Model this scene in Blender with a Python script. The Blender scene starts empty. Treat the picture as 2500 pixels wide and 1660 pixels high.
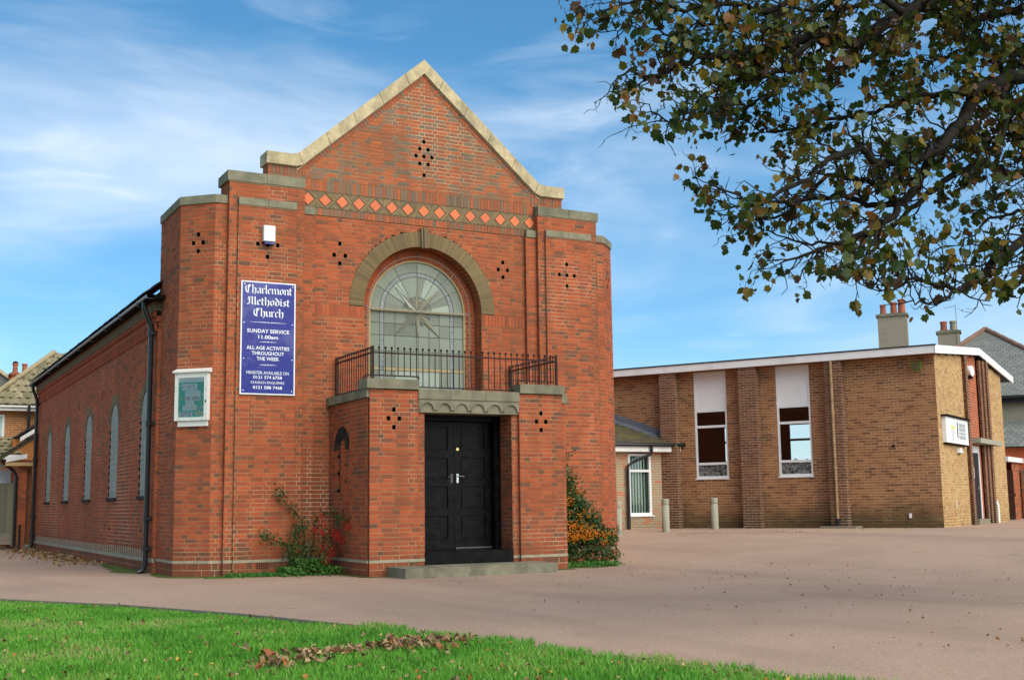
import bpy, math, random
import numpy as np
from mathutils import Vector, Matrix, noise

random.seed(11); RS = np.random.RandomState(7)
S = bpy.context.scene; COL = S.collection
R = math.radians

# ------------------------------------------------------------------ camera
CAM_LOC = (-7.45, -19.03, 1.16)
cd = bpy.data.cameras.new('camera'); cam = bpy.data.objects.new('camera', cd); COL.objects.link(cam)
yaw, pit, rol = R(28.2), R(7.75), R(-0.8)
fw = Vector((math.sin(yaw)*math.cos(pit), math.cos(yaw)*math.cos(pit), math.sin(pit)))
rt = Vector((math.cos(yaw), -math.sin(yaw), 0)); up = rt.cross(fw)
r2 = rt*math.cos(rol) + up*math.sin(rol); u2 = up*math.cos(rol) - rt*math.sin(rol)
cam.matrix_world = Matrix(((r2.x, u2.x, -fw.x, CAM_LOC[0]), (r2.y, u2.y, -fw.y, CAM_LOC[1]), (r2.z, u2.z, -fw.z, CAM_LOC[2]), (0, 0, 0, 1)))
cd.sensor_width = 36; cd.lens = 36*2950/2500; cd.clip_end = 4000; cd.clip_start = .1
S.camera = cam

# ------------------------------------------------------------------ light
SUN_AZ = R(165); SUN_EL = R(39)      # azimuth clockwise from +Y: sun to the right, behind the camera
sd = bpy.data.lights.new('sun', 'SUN'); so = bpy.data.objects.new('sun', sd); COL.objects.link(so)
sd.energy = 2.0; sd.angle = R(65); sd.color = (1, .93, .82)
sv = Vector((math.sin(SUN_AZ)*math.cos(SUN_EL), math.cos(SUN_AZ)*math.cos(SUN_EL), math.sin(SUN_EL)))
so.rotation_euler = sv.to_track_quat('Z', 'Y').to_euler()
so.location = (20, -30, 30)

W = bpy.data.worlds.new('World'); S.world = W; W.use_nodes = True
nt = W.node_tree; nt.nodes.clear()
def nn(t, **k):
    n = nt.nodes.new(t)
    for a, b in k.items(): setattr(n, a, b)
    return n
out = nn('ShaderNodeOutputWorld'); bg = nn('ShaderNodeBackground'); sky = nn('ShaderNodeTexSky')
sky.sky_type = 'NISHITA'; sky.sun_disc = False; sky.sun_elevation = SUN_EL; sky.sun_rotation = SUN_AZ
sky.air_density = .7; sky.dust_density = .3; sky.ozone_density = 3
tc = nn('ShaderNodeTexCoord')
def cloud(scale, sc, rotz, lo, hi, det=5, dist=.5, loc=(0, 0, 0)):
    m = nn('ShaderNodeMapping'); m.inputs['Scale'].default_value = sc; m.inputs['Rotation'].default_value = rotz; m.inputs['Location'].default_value = loc
    n = nn('ShaderNodeTexNoise'); n.inputs['Scale'].default_value = scale; n.inputs['Detail'].default_value = det; n.inputs['Roughness'].default_value = .55; n.inputs['Distortion'].default_value = dist
    r = nn('ShaderNodeMapRange'); r.interpolation_type = 'SMOOTHSTEP'; r.inputs['From Min'].default_value = lo; r.inputs['From Max'].default_value = hi
    nt.links.new(tc.outputs['Generated'], m.inputs[0]); nt.links.new(m.outputs[0], n.inputs['Vector']); nt.links.new(n.outputs[0], r.inputs[0])
    return r.outputs[0]
c1 = cloud(2.1, (1, 1, 3.6), (0, R(-14), R(20)), .415, .82, 5, .4, (-1.572, .265, -.780))
c2 = cloud(6.5, (1, 1, 4.2), (0, R(-10), R(15)), .5, .85, 7, .7)
mx = nn('ShaderNodeMath', operation='MULTIPLY_ADD'); mx.inputs[1].default_value = .38
nt.links.new(c2, mx.inputs[0]); nt.links.new(c1, mx.inputs[2])
mc = nn('ShaderNodeMath', operation='MULTIPLY'); mc.inputs[1].default_value = .78; mc.use_clamp = True; nt.links.new(mx.outputs[0], mc.inputs[0])
mix = nn('ShaderNodeMix', data_type='RGBA'); mix.inputs[7].default_value = (3.9, 4.3, 4.8, 1)
hs = nn('ShaderNodeHueSaturation'); hs.inputs['Hue'].default_value = .489; hs.inputs['Saturation'].default_value = 1.38; hs.inputs['Value'].default_value = 1.0
gm = nn('ShaderNodeGamma'); gm.inputs['Gamma'].default_value = .76
nt.links.new(sky.outputs[0], gm.inputs['Color']); nt.links.new(gm.outputs[0], hs.inputs['Color'])
nt.links.new(mc.outputs[0], mix.inputs[0]); nt.links.new(hs.outputs[0], mix.inputs[6]); nt.links.new(mix.outputs[2], bg.inputs[0])
bg.inputs[1].default_value = .115
nt.links.new(bg.outputs[0], out.inputs[0])
S.view_settings.view_transform = 'Standard'; S.view_settings.look = 'None'; S.view_settings.gamma = 1
S.view_settings.exposure = 1.16; S.view_settings.use_curve_mapping = False

# ------------------------------------------------------------------ materials
def mat(name, col, rough=.85, spec=.3, var=None, vs=3, vd=4, bump=0, bs=40, ramp=None, dirt=None, metal=0, trans=0, coat=0, streak=None, damp=None):
    """col base colour; var second colour mixed by noise vs; ramp = list of (pos,colour) read from the 'tone' attribute;
    dirt = (colour, scale, lo, hi, amount) world-space stains."""
    m = bpy.data.materials.new(name); m.use_nodes = True; t = m.node_tree; t.nodes.clear()
    def N(ty, **k):
        n = t.nodes.new(ty)
        for a, b in k.items(): setattr(n, a, b)
        return n
    L = t.links.new
    o = N('ShaderNodeOutputMaterial'); p = N('ShaderNodeBsdfPrincipled')
    p.inputs['Roughness'].default_value = rough; p.inputs['Specular IOR Level'].default_value = spec; p.inputs['Metallic'].default_value = metal
    if coat: p.inputs['Coat Weight'].default_value = coat
    g = N('ShaderNodeNewGeometry')
    c = None
    if ramp:
        at = N('ShaderNodeAttribute', attribute_name='tone'); r = N('ShaderNodeValToRGB')
        e = r.color_ramp.elements
        while len(e) < len(ramp): e.new(.5)
        for i, (q, cc) in enumerate(ramp): e[i].position = q; e[i].color = (*cc, 1)
        L(at.outputs['Fac'], r.inputs[0]); c = r.outputs[0]
    else:
        rgb = N('ShaderNodeRGB'); rgb.outputs[0].default_value = (*col, 1); c = rgb.outputs[0]
    def noisefac(sc, lo, hi, det=4):
        n = N('ShaderNodeTexNoise'); n.inputs['Scale'].default_value = sc; n.inputs['Detail'].default_value = det; n.inputs['Roughness'].default_value = .6
        L(g.outputs['Position'], n.inputs['Vector'])
        mr = N('ShaderNodeMapRange'); mr.inputs['From Min'].default_value = lo; mr.inputs['From Max'].default_value = hi
        L(n.outputs[0], mr.inputs[0]); return mr.outputs[0]
    def mixc(f, a, bcol, mode='MIX', amt=1):
        x = N('ShaderNodeMix', data_type='RGBA', blend_type=mode); x.clamp_factor = True
        if amt != 1:
            mm = N('ShaderNodeMath', operation='MULTIPLY'); mm.inputs[1].default_value = amt; L(f, mm.inputs[0]); f = mm.outputs[0]
        L(f, x.inputs[0]); L(a, x.inputs[6])
        if isinstance(bcol, tuple): x.inputs[7].default_value = (*bcol, 1)
        else: L(bcol, x.inputs[7])
        return x.outputs[2]
    if var: c = mixc(noisefac(vs, .35, .65, vd), c, var)
    for d in ([dirt] if isinstance(dirt, tuple) else (dirt or [])):
        c = mixc(noisefac(d[1], d[2], d[3], 5), c, d[0], 'MIX', d[4])
    if streak:
        mp = N('ShaderNodeMapping'); mp.inputs['Scale'].default_value = (1, 1, .09); n = N('ShaderNodeTexNoise'); n.inputs['Scale'].default_value = 3.2; n.inputs['Detail'].default_value = 5
        L(g.outputs['Position'], mp.inputs[0]); L(mp.outputs[0], n.inputs['Vector'])
        mr = N('ShaderNodeMapRange'); mr.inputs['From Min'].default_value = .50; mr.inputs['From Max'].default_value = .72; L(n.outputs[0], mr.inputs[0]); c = mixc(mr.outputs[0], c, streak[0], 'MIX', streak[1])
    if damp:      # rising damp and algae along the foot of the wall
        sx = N('ShaderNodeSeparateXYZ'); L(g.outputs['Position'], sx.inputs[0])
        nf = noisefac(1.6, .3, .75, 5); ad = N('ShaderNodeMath', operation='MULTIPLY_ADD'); ad.inputs[1].default_value = -damp[3]; L(nf, ad.inputs[0]); L(sx.outputs[2], ad.inputs[2])
        mr = N('ShaderNodeMapRange'); mr.inputs['From Min'].default_value = damp[2]; mr.inputs['From Max'].default_value = damp[1]; L(ad.outputs[0], mr.inputs[0]); c = mixc(mr.outputs[0], c, damp[0], 'MIX', damp[4])
    L(c, p.inputs['Base Color'])
    if bump:
        n = N('ShaderNodeTexNoise'); n.inputs['Scale'].default_value = bs; n.inputs['Detail'].default_value = 5
        L(g.outputs['Position'], n.inputs['Vector'])
        b = N('ShaderNodeBump'); b.inputs['Strength'].default_value = bump; b.inputs['Distance'].default_value = .01
        L(n.outputs[0], b.inputs['Height']); L(b.outputs[0], p.inputs['Normal'])
    if trans:
        tr = N('ShaderNodeBsdfTranslucent'); L(c, tr.inputs[0]); ms = N('ShaderNodeMixShader'); ms.inputs[0].default_value = trans
        L(p.outputs[0], ms.inputs[1]); L(tr.outputs[0], ms.inputs[2]); L(ms.outputs[0], o.inputs[0])
    else: L(p.outputs[0], o.inputs[0])
    m.diffuse_color = (*col, 1)
    return m

RED = [(0, (.48, .110, .042)), (.25, (.42, .098, .041)), (.5, (.365, .088, .040)), (.74, (.31, .080, .039)), (.84, (.255, .080, .043)), (.93, (.205, .082, .048)), (1, (.155, .076, .050))]
M = {}
M['red'] = mat('red_brick', (.38, .09, .04), .9, .15, damp=((.12, .055, .03), .0, .45, .35, .5), streak=((.19, .08, .04), .45), ramp=RED, bump=.25, bs=70, dirt=[((.20, .085, .04), .55, .5, .72, .35), ((.42, .21, .11), 9, .52, .75, .22)])
M['gable'] = mat('weathered_brick', (.38, .1, .05), .9, .15, streak=((.15, .08, .05), .4), ramp=[(0, (.45, .125, .050)), (.35, (.38, .110, .048)), (.6, (.31, .10, .050)), (.78, (.26, .135, .080)), (.9, (.21, .15, .10)), (1, (.155, .12, .085))], bump=.25, bs=70, dirt=[((.20, .13, .075), 1.2, .5, .75, .5)])
M['mortar'] = mat('lime_mortar', (.46, .30, .15), .95, .1, bump=.3, bs=90, dirt=[((.24, .12, .05), .55, .40, .60, .85), ((.68, .55, .34), .38, .53, .66, .85)])
M['tile'] = mat('tile_on_edge', (.2, .15, .08), .9, .15, ramp=[(0, (.32, .23, .105)), (.5, (.23, .165, .085)), (1, (.14, .11, .068))], bump=.3, bs=60)
M['tilejoint'] = mat('pale_joint', (.42, .33, .17), .95, .1, bump=.2, bs=60)
M['diamond'] = mat('quarry_tile', (.50, .14, .06), .7, .3, ramp=[(0, (.74, .20, .075)), (1, (.62, .16, .065))], bump=.1, bs=30)
M['cream'] = mat('cream_stone', (.60, .49, .28), .9, .2, streak=((.22, .19, .12), .5), var=(.40, .33, .20), vs=6, bump=.35, bs=45, dirt=[((.20, .17, .10), 2.2, .55, .75, .6)])
M['green'] = mat('lichened_stone', (.275, .25, .165), .92, .2, streak=((.11, .105, .07), .6), var=(.20, .19, .125), vs=5, bump=.4, bs=40, dirt=[((.085, .095, .06), 1.6, .5, .7, .7), ((.36, .34, .23), 7, .6, .75, .5)])
M['plinth'] = mat('plinth_stone', (.40, .35, .24), .92, .2, var=(.30, .27, .18), vs=8, bump=.3, bs=50)
M['black'] = mat('black_paint', (.0022, .002, .0025), .36, .12, var=(.008, .008, .0075), vs=6, bump=.3, bs=25, dirt=[((.10, .10, .08), 14, .68, .80, .5)])
M['iron'] = mat('black_iron', (.012, .008, .007), .6, .25, var=(.05, .022, .012), vs=14, bump=.2, bs=60)
M['pipe'] = mat('black_pipe', (.012, .012, .013), .3, .5, bump=.05, bs=20)
M['gutter'] = mat('grey_gutter', (.10, .11, .12), .35, .5, var=(.05, .05, .055), vs=5)
M['chrome'] = mat('chrome', (.7, .7, .7), .2, .5, metal=1)
M['brass'] = mat('brass', (.75, .55, .2), .25, .5, metal=1)
M['white'] = mat('white_plastic', (.80, .81, .78), .4, .4, dirt=((.5, .5, .46), 4, .6, .8, .3))
M['fascia'] = mat('white_fascia', (.82, .81, .77), .45, .4, streak=((.5, .47, .40), .35), dirt=((.55, .53, .48), 2.5, .55, .8, .3))
M['wood'] = mat('white_gloss_wood', (.74, .74, .66), .5, .4, dirt=((.42, .42, .34), 9, .6, .8, .4))
M['felt'] = mat('roof_felt', (.025, .027, .03), .7, .3, bump=.2, bs=20)
M['blue'] = mat('blue_sign', (.014, .022, .23), .28, .5, coat=.3)
M['paperw'] = mat('white_print', (.82, .84, .84), .5, .3)
M['teal'] = mat('teal_paper', (.07, .50, .38), .7, .2, var=(.14, .60, .48), vs=9)
M['ink'] = mat('black_ink', (.03, .03, .03), .6, .2)
M['greyink'] = mat('grey_print', (.36, .38, .38), .6, .2)
M['yellow'] = mat('yellow_print', (.62, .60, .22), .6, .2)
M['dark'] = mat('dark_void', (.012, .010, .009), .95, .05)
M['lead'] = mat('lead_flashing', (.10, .115, .14), .5, .4, var=(.15, .165, .19), vs=3, bump=.2, bs=12)
M['slate'] = mat('roof_slate', (.11, .14, .125), .8, .2, ramp=[(0, (.17, .175, .155)), (.5, (.195, .20, .175)), (1, (.22, .225, .195))], bump=.15, bs=20)
M['rooftile'] = mat('clay_roof_tile', (.1, .08, .05), .92, .15, ramp=[(0, (.11, .085, .05)), (.5, (.085, .07, .045)), (1, (.06, .055, .04))], bump=.4, bs=30, dirt=[((.13, .14, .02), 2.2, .5, .68, .75)])
M['darktile'] = mat('dark_roof_tile', (.03, .032, .028), .9, .15, ramp=[(0, (.05, .052, .045)), (1, (.022, .024, .022))], bump=.3, bs=30, dirt=[((.09, .10, .03), 3, .55, .7, .5)])
M['pantile'] = mat('mossy_pantile', (.3, .25, .16), .9, .15, ramp=[(0, (.36, .29, .17)), (.5, (.26, .22, .13)), (1, (.17, .16, .09))], bump=.3, bs=25, dirt=[((.12, .13, .05), 3, .5, .7, .6)])
M['render'] = mat('pebbledash', (.36, .32, .23), .95, .1, var=(.26, .23, .165), vs=30, bump=.6, bs=60, dirt=[((.17, .16, .10), 1.2, .5, .7, .5)])
M['pot'] = mat('terracotta_pot', (.42, .12, .05), .8, .2, var=(.26, .10, .06), vs=4)
M['ridge'] = mat('clay_ridge', (.27, .15, .095), .85, .2, var=(.20, .13, .09), vs=3)
M['brown'] = mat('brown_brick', (.25, .13, .06), .9, .15, damp=((.055, .05, .022), .35, 1.05, .45, .75), ramp=[(0, (.39, .185, .078)), (.35, (.345, .155, .066)), (.65, (.30, .132, .058)), (.85, (.235, .10, .048)), (1, (.175, .076, .042))], bump=.2, bs=70, dirt=[((.12, .10, .045), .9, .56, .74, .4), ((.34, .115, .05), .5, .56, .7, .45)])
M['buff'] = mat('buff_brick', (.5, .33, .15), .9, .15, ramp=[(0, (.50, .335, .14)), (.5, (.43, .27, .112)), (.85, (.36, .20, .092)), (1, (.34, .18, .09))], bump=.2, bs=70, dirt=[((.45, .22, .1), 1.3, .52, .72, .45)])
M['pier'] = mat('dark_facing_brick', (.14, .06, .035), .9, .15, damp=((.06, .05, .025), .35, .95, .45, .6), ramp=[(0, (.23, .105, .052)), (.5, (.165, .072, .04)), (1, (.115, .053, .034))], bump=.2, bs=70)
M['mortar2'] = mat('buff_mortar', (.62, .50, .31), .95, .1, damp=((.07, .065, .03), .35, 1.05, .45, .8), bump=.2, bs=90, dirt=[((.46, .34, .20), .7, .42, .6, .7)])
M['mortarp'] = mat('pale_mortar', (.52, .42, .28), .95, .1, bump=.2, bs=90)
M['annexe'] = mat('mixed_brick', (.4, .2, .12), .9, .15, ramp=[(0, (.50, .15, .075)), (.3, (.42, .20, .11)), (.6, (.38, .27, .17)), (1, (.33, .27, .185))], bump=.2, bs=70)
M['orange'] = mat('orange_brick', (.44, .17, .05), .9, .15, ramp=[(0, (.52, .21, .06)), (.6, (.42, .155, .05)), (1, (.28, .10, .045))], bump=.2, bs=60)
M['tan'] = mat('tan_pipe', (.38, .24, .11), .45, .4, var=(.24, .15, .075), vs=6)
M['aggregate'] = mat('exposed_aggregate', (.40, .385, .29), .95, .15, var=(.27, .265, .2), vs=60, bump=.7, bs=90, dirt=[((.25, .25, .16), 3, .5, .7, .4)])
M['fence'] = mat('weathered_board', (.15, .14, .085), .9, .15, ramp=[(0, (.20, .185, .12)), (1, (.11, .105, .065))], bump=.3, bs=30, dirt=[((.10, .12, .05), 2, .5, .7, .5)])
M['bark'] = mat('tree_bark', (.018, .015, .012), .95, .1, var=(.034, .030, .024), vs=12, bump=.7, bs=40)
LEAF = [(0, (.030, .058, .008)), (.35, (.055, .084, .010)), (.58, (.105, .115, .012)), (.76, (.20, .145, .013)), (.88, (.24, .105, .014)), (.95, (.15, .058, .02)), (1, (.09, .045, .022))]
M['leaf'] = mat('sycamore_leaf', (.05, .08, .02), .5, .35, ramp=LEAF, trans=.36)
M['deadleaf'] = mat('fallen_leaf', (.3, .2, .1), .8, .2, ramp=[(0, (.45, .33, .16)), (.3, (.30, .20, .10)), (.6, (.18, .095, .05)), (.8, (.36, .12, .04)), (.92, (.46, .34, .05)), (1, (.20, .22, .05))], trans=.1)
M['grass'] = mat('grass_blade', (.06, .2, .02), .6, .2, ramp=[(0, (.075, .22, .022)), (.35, (.12, .36, .035)), (.7, (.19, .43, .055)), (.88, (.30, .44, .09)), (1, (.38, .38, .14))], trans=.3)
M['soil'] = mat('turf_soil', (.06, .19, .02), .95, .1, var=(.07, .10, .025), vs=8, bump=.5, bs=30)
M['bushleaf'] = mat('evergreen_leaf', (.03, .08, .02), .45, .4, ramp=[(0, (.018, .05, .012)), (.5, (.035, .095, .018)), (.85, (.075, .15, .025)), (1, (.16, .19, .04))], trans=.15)
M['weed'] = mat('weed_leaf', (.06, .2, .03), .6, .3, ramp=[(0, (.03, .12, .015)), (.6, (.07, .22, .03)), (1, (.16, .26, .05))], trans=.2)
M['orangeb'] = mat('orange_berry', (.75, .20, .012), .35, .5, ramp=[(0, (.80, .17, .01)), (1, (.80, .30, .02))])
M['redb'] = mat('red_berry', (.5, .02, .012), .3, .5)
M['moss'] = mat('moss', (.07, .12, .02), .95, .1, var=(.12, .15, .03), vs=18, bump=.6, bs=60)
M['blind'] = mat('vertical_blind', (.46, .60, .52), .7, .2)
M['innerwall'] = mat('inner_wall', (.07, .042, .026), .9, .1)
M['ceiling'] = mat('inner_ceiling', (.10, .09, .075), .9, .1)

def glassmat(name, tint, fac=.65, rough=.03):
    m = bpy.data.materials.new(name); m.use_nodes = True; t = m.node_tree; t.nodes.clear(); L = t.links.new
    o = t.nodes.new('ShaderNodeOutputMaterial'); a = t.nodes.new('ShaderNodeBsdfTransparent'); a.inputs[0].default_value = (*tint, 1)
    b = t.nodes.new('ShaderNodeBsdfGlossy'); b.inputs['Roughness'].default_value = rough
    fr = t.nodes.new('ShaderNodeFresnel'); fr.inputs[0].default_value = 1.5
    x = t.nodes.new('ShaderNodeMixShader'); L(fr.outputs[0], x.inputs[0]); L(a.outputs[0], x.inputs[1]); L(b.outputs[0], x.inputs[2]); L(x.outputs[0], o.inputs[0])
    return m
M['glass'] = glassmat('window_glass', (.9, .93, .92))
# leaded church glass: pale obscured glass, per-pane tone, gloss
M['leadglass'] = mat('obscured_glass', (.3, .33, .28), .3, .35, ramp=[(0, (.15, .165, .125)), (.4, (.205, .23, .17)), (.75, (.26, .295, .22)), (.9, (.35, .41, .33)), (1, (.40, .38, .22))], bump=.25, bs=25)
M['stippled'] = mat('stippled_glass', (.3, .34, .32), .3, .6, var=(.12, .14, .13), vs=40, bump=.5, bs=60)
M['patterned'] = mat('patterned_glass', (.22, .24, .23), .35, .4, var=(.02, .022, .022), vs=13, vd=2, bump=.4, bs=30)
M['greyglass'] = mat('guarded_glass', (.30, .335, .29), .5, .3, var=(.24, .27, .235), vs=5, bump=.2, bs=30)
M['came'] = mat('lead_came', (.08, .085, .075), .6, .3)
M['wire'] = mat('galvanised_wire', (.26, .27, .24), .6, .3)
M['starlight'] = mat('yellow_glass', (.25, .225, .12), .3, .35)
M['stardark'] = mat('olive_glass', (.135, .135, .085), .3, .35)
M['starwhite'] = mat('white_glass', (.45, .45, .37), .3, .35)
M['terracotta'] = mat('terracotta_grille', (.20, .075, .045), .9, .1)
e = bpy.data.materials.new('lit_panel'); e.use_nodes = True; pb = e.node_tree.nodes['Principled BSDF']
pb.inputs['Emission Color'].default_value = (1, .85, .45, 1); pb.inputs['Emission Strength'].default_value = .6; M['lit'] = e

def ground_material():
    m = bpy.data.materials.new('red_tarmac'); m.use_nodes = True; t = m.node_tree; L = t.links.new
    p = t.nodes['Principled BSDF']; p.inputs['Roughness'].default_value = .9; p.inputs['Specular IOR Level'].default_value = .2
    g = t.nodes.new('ShaderNodeNewGeometry')
    def nz(sc, det=4, scale=(1, 1, 1), rot=0, rough=.6):
        mp = t.nodes.new('ShaderNodeMapping'); mp.inputs['Scale'].default_value = scale; mp.inputs['Rotation'].default_value = (0, 0, rot)
        n = t.nodes.new('ShaderNodeTexNoise'); n.inputs['Scale'].default_value = sc; n.inputs['Detail'].default_value = det; n.inputs['Roughness'].default_value = rough
        L(g.outputs['Position'], mp.inputs[0]); L(mp.outputs[0], n.inputs['Vector']); return n.outputs[0]
    def rng(f, a, b):
        r = t.nodes.new('ShaderNodeMapRange'); r.inputs[1].default_value = a; r.inputs[2].default_value = b; L(f, r.inputs[0]); return r.outputs[0]
    def mx(f, a, b, amt=1):
        x = t.nodes.new('ShaderNodeMix'); x.data_type = 'RGBA'
        q = t.nodes.new('ShaderNodeMath'); q.operation = 'MULTIPLY'; q.inputs[1].default_value = amt; L(f, q.inputs[0]); L(q.outputs[0], x.inputs[0])
        for i, v in ((6, a), (7, b)):
            if isinstance(v, tuple): x.inputs[i].default_value = (*v, 1)
            else: L(v, x.inputs[i])
        return x.outputs[2]
    c = mx(rng(nz(60, 3), .35, .65), (.37, .225, .145), (.57, .395, .27))
    c = mx(rng(nz(16, 5), .40, .66), c, (.54, .395, .295), .45)
    c = mx(rng(nz(32, 2), .60, .72), c, (.66, .52, .36), .5)
    c = mx(rng(nz(38, 2, rot=1.), .60, .70), c, (.10, .06, .045), .5)
    c = mx(rng(nz(140, 2), .56, .72), c, (.66, .52, .38), .6)
    c = mx(rng(nz(120, 2, rot=.5), .58, .7), c, (.10, .06, .045), .6)
    c = mx(rng(nz(24, 8, rough=.9), .44, .58), c, (.25, .15, .10), .42)
    c = mx(rng(nz(.35, 5), .45, .7), c, (.27, .175, .13), .40)                               # large damp patches
    c = mx(rng(nz(.55, 4, (1, .16, 1), R(-62)), .5, .68), c, (.235, .155, .12), .38)          # soft tree-shadow bands painted into the colour
    c = mx(rng(nz(1.1, 5), .62, .78), c, (.14, .135, .06), .45)                            # moss film
    L(c, p.inputs['Base Color'])
    b = t.nodes.new('ShaderNodeBump'); b.inputs['Strength'].default_value = .5; b.inputs['Distance'].default_value = .008
    L(nz(110, 3), b.inputs['Height']); L(b.outputs[0], p.inputs['Normal'])
    return m
M['tarmac'] = ground_material()
M['earth'] = mat('far_ground', (.09, .10, .05), .95, .1, var=(.12, .10, .07), vs=.3)
M['yline'] = mat('worn_yellow_line', (.50, .34, .12), .9, .1, var=(.32, .22, .13), vs=10)
M['concrete'] = mat('edging_concrete', (.26, .21, .15), .95, .1, var=(.2, .19, .13), vs=8, bump=.3, bs=50)

# ------------------------------------------------------------------ mesh helpers
class Fr:
    """vertical frame: origin, horizontal axis U, outward normal N = U x Z"""
    def __init__(s, o, u):
        L = math.hypot(u[0], u[1]); s.O = Vector(o); s.U = Vector((u[0]/L, u[1]/L, 0)); s.N = Vector((s.U.y, -s.U.x, 0))
        s.ang = math.atan2(s.U.y, s.U.x)
    def P(s, u, z, n=0): return (s.O.x+s.U.x*u+s.N.x*n, s.O.y+s.U.y*u+s.N.y*n, s.O.z+z)
WF = Fr((0, 0, 0), (1, 0))
def wl(o):
    v = Vector((0, 0, 0))
    while o: v = v + o.location; o = o.parent
    return v

class MB:
    def __init__(s): s.V = []; s.F = []; s.MI = []; s.T = []
    def add(s, vs, fs, mi=0, tone=0.):
        b = len(s.V); s.V += vs; s.T += [tone]*len(vs)
        for f in fs: s.F.append(tuple(b+i for i in f)); s.MI.append(mi)
    def quad(s, a, b, c, d, mi=0, tone=0.): s.add([a, b, c, d], [(0, 1, 2, 3)], mi, tone)
    def box(s, fr, u0, u1, z0, z1, n0, n1, mi=0, tone=0., back=True, jit=None):
        P = fr.P; v = [P(u0, z0, n0), P(u1, z0, n0), P(u1, z1, n0), P(u0, z1, n0), P(u0, z0, n1), P(u1, z0, n1), P(u1, z1, n1), P(u0, z1, n1)]
        f = [(4, 5, 6, 7), (0, 4, 7, 3), (1, 2, 6, 5), (3, 7, 6, 2), (0, 1, 5, 4)]
        if back: f.append((1, 0, 3, 2))
        s.add(v, f, mi, tone); return s
    def wbox(s, x0, x1, y0, y1, z0, z1, mi=0, tone=0.): return s.box(WF, x0, x1, z0, z1, -y1, -y0, mi, tone)
    def prism(s, fr, pts, n0, n1, mi=0, tone=0., back=True):
        """pts: ccw (u,z) outline seen from outside, extruded from n0 to n1 (n1 outer)"""
        k = len(pts); v = [fr.P(u, z, n1) for u, z in pts]+[fr.P(u, z, n0) for u, z in pts]
        f = [tuple(range(k))]+[(i, k+i, k+(i+1) % k, (i+1) % k) for i in range(k)]
        if back: f.append(tuple(range(2*k-1, k-1, -1)))
        s.add(v, f, mi, tone); return s
    def tube(s, pts, rad, seg=8, mi=0, tone=0., cap=True):
        pts = [Vector(p) for p in pts]; k = len(pts)
        if not hasattr(rad, '__len__'): rad = [rad]*k
        b = len(s.V); prev = None
        for i, p in enumerate(pts):
            d = (pts[min(i+1, k-1)]-pts[max(i-1, 0)])
            if d.length < 1e-9: d = Vector((0, 0, 1))
            d.normalize()
            if prev is None: a = d.orthogonal().normalized()
            else:
                a = prev-d*prev.dot(d)
                a = a.normalized() if a.length > 1e-6 else d.orthogonal().normalized()
            prev = a; c = d.cross(a)
            for j in range(seg):
                t = 2*math.pi*j/seg; q = p+(a*math.cos(t)+c*math.sin(t))*rad[i]; s.V.append(tuple(q)); s.T.append(tone)
        for i in range(k-1):
            for j in range(seg):
                j2 = (j+1) % seg; s.F.append((b+i*seg+j, b+i*seg+j2, b+(i+1)*seg+j2, b+(i+1)*seg+j)); s.MI.append(mi)
        if cap:
            s.F.append(tuple(b+j for j in range(seg-1, -1, -1))); s.MI.append(mi)
            s.F.append(tuple(b+(k-1)*seg+j for j in range(seg))); s.MI.append(mi)
        return s
    def lathe(s, c, prof, seg=16, mi=0, tone=0.):
        """profile list of (r,z) bottom to top about a vertical axis at c"""
        b = len(s.V)
        for r, z in prof:
            for j in range(seg):
                t = 2*math.pi*j/seg; s.V.append((c[0]+r*math.cos(t), c[1]+r*math.sin(t), c[2]+z)); s.T.append(tone)
        for i in range(len(prof)-1):
            for j in range(seg):
                j2 = (j+1) % seg; s.F.append((b+i*seg+j, b+i*seg+j2, b+(i+1)*seg+j2, b+(i+1)*seg+j)); s.MI.append(mi)
        s.F.append(tuple(b+(len(prof)-1)*seg+j for j in range(seg))); s.MI.append(mi)
        return s
    def mesh(s, name, mats, org=(0, 0, 0), smooth=False):
        me = bpy.data.meshes.new(name); o = Vector(org)
        me.from_pydata([(v[0]-o.x, v[1]-o.y, v[2]-o.z) for v in s.V], [], s.F)
        for m in mats: me.materials.append(M[m])
        if len(mats) > 1: me.polygons.foreach_set('material_index', s.MI)
        a = me.attributes.new('tone', 'FLOAT', 'POINT'); a.data.foreach_set('value', s.T)
        if smooth: me.polygons.foreach_set('use_smooth', [True]*len(me.polygons))
        me.update(); return me
    def build(s, name, mats, parent=None, smooth=False, org=None, **props):
        if isinstance(mats, str): mats = [mats]
        o0 = wl(parent) if parent else Vector(org or (0, 0, 0))
        me = s.mesh(name, mats, o0, smooth)
        o = bpy.data.objects.new(name, me); COL.objects.link(o)
        if parent: o.parent = parent
        else: o.location = o0
        for k, v in props.items(): o[k] = v
        return o
def thing(name, label, cat, loc=(0, 0, 0), group=None):
    o = bpy.data.objects.new(name, None); COL.objects.link(o); o.location = loc; o.empty_display_size = .2
    o['label'] = label; o['category'] = cat
    if group: o['group'] = group
    return o
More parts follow.
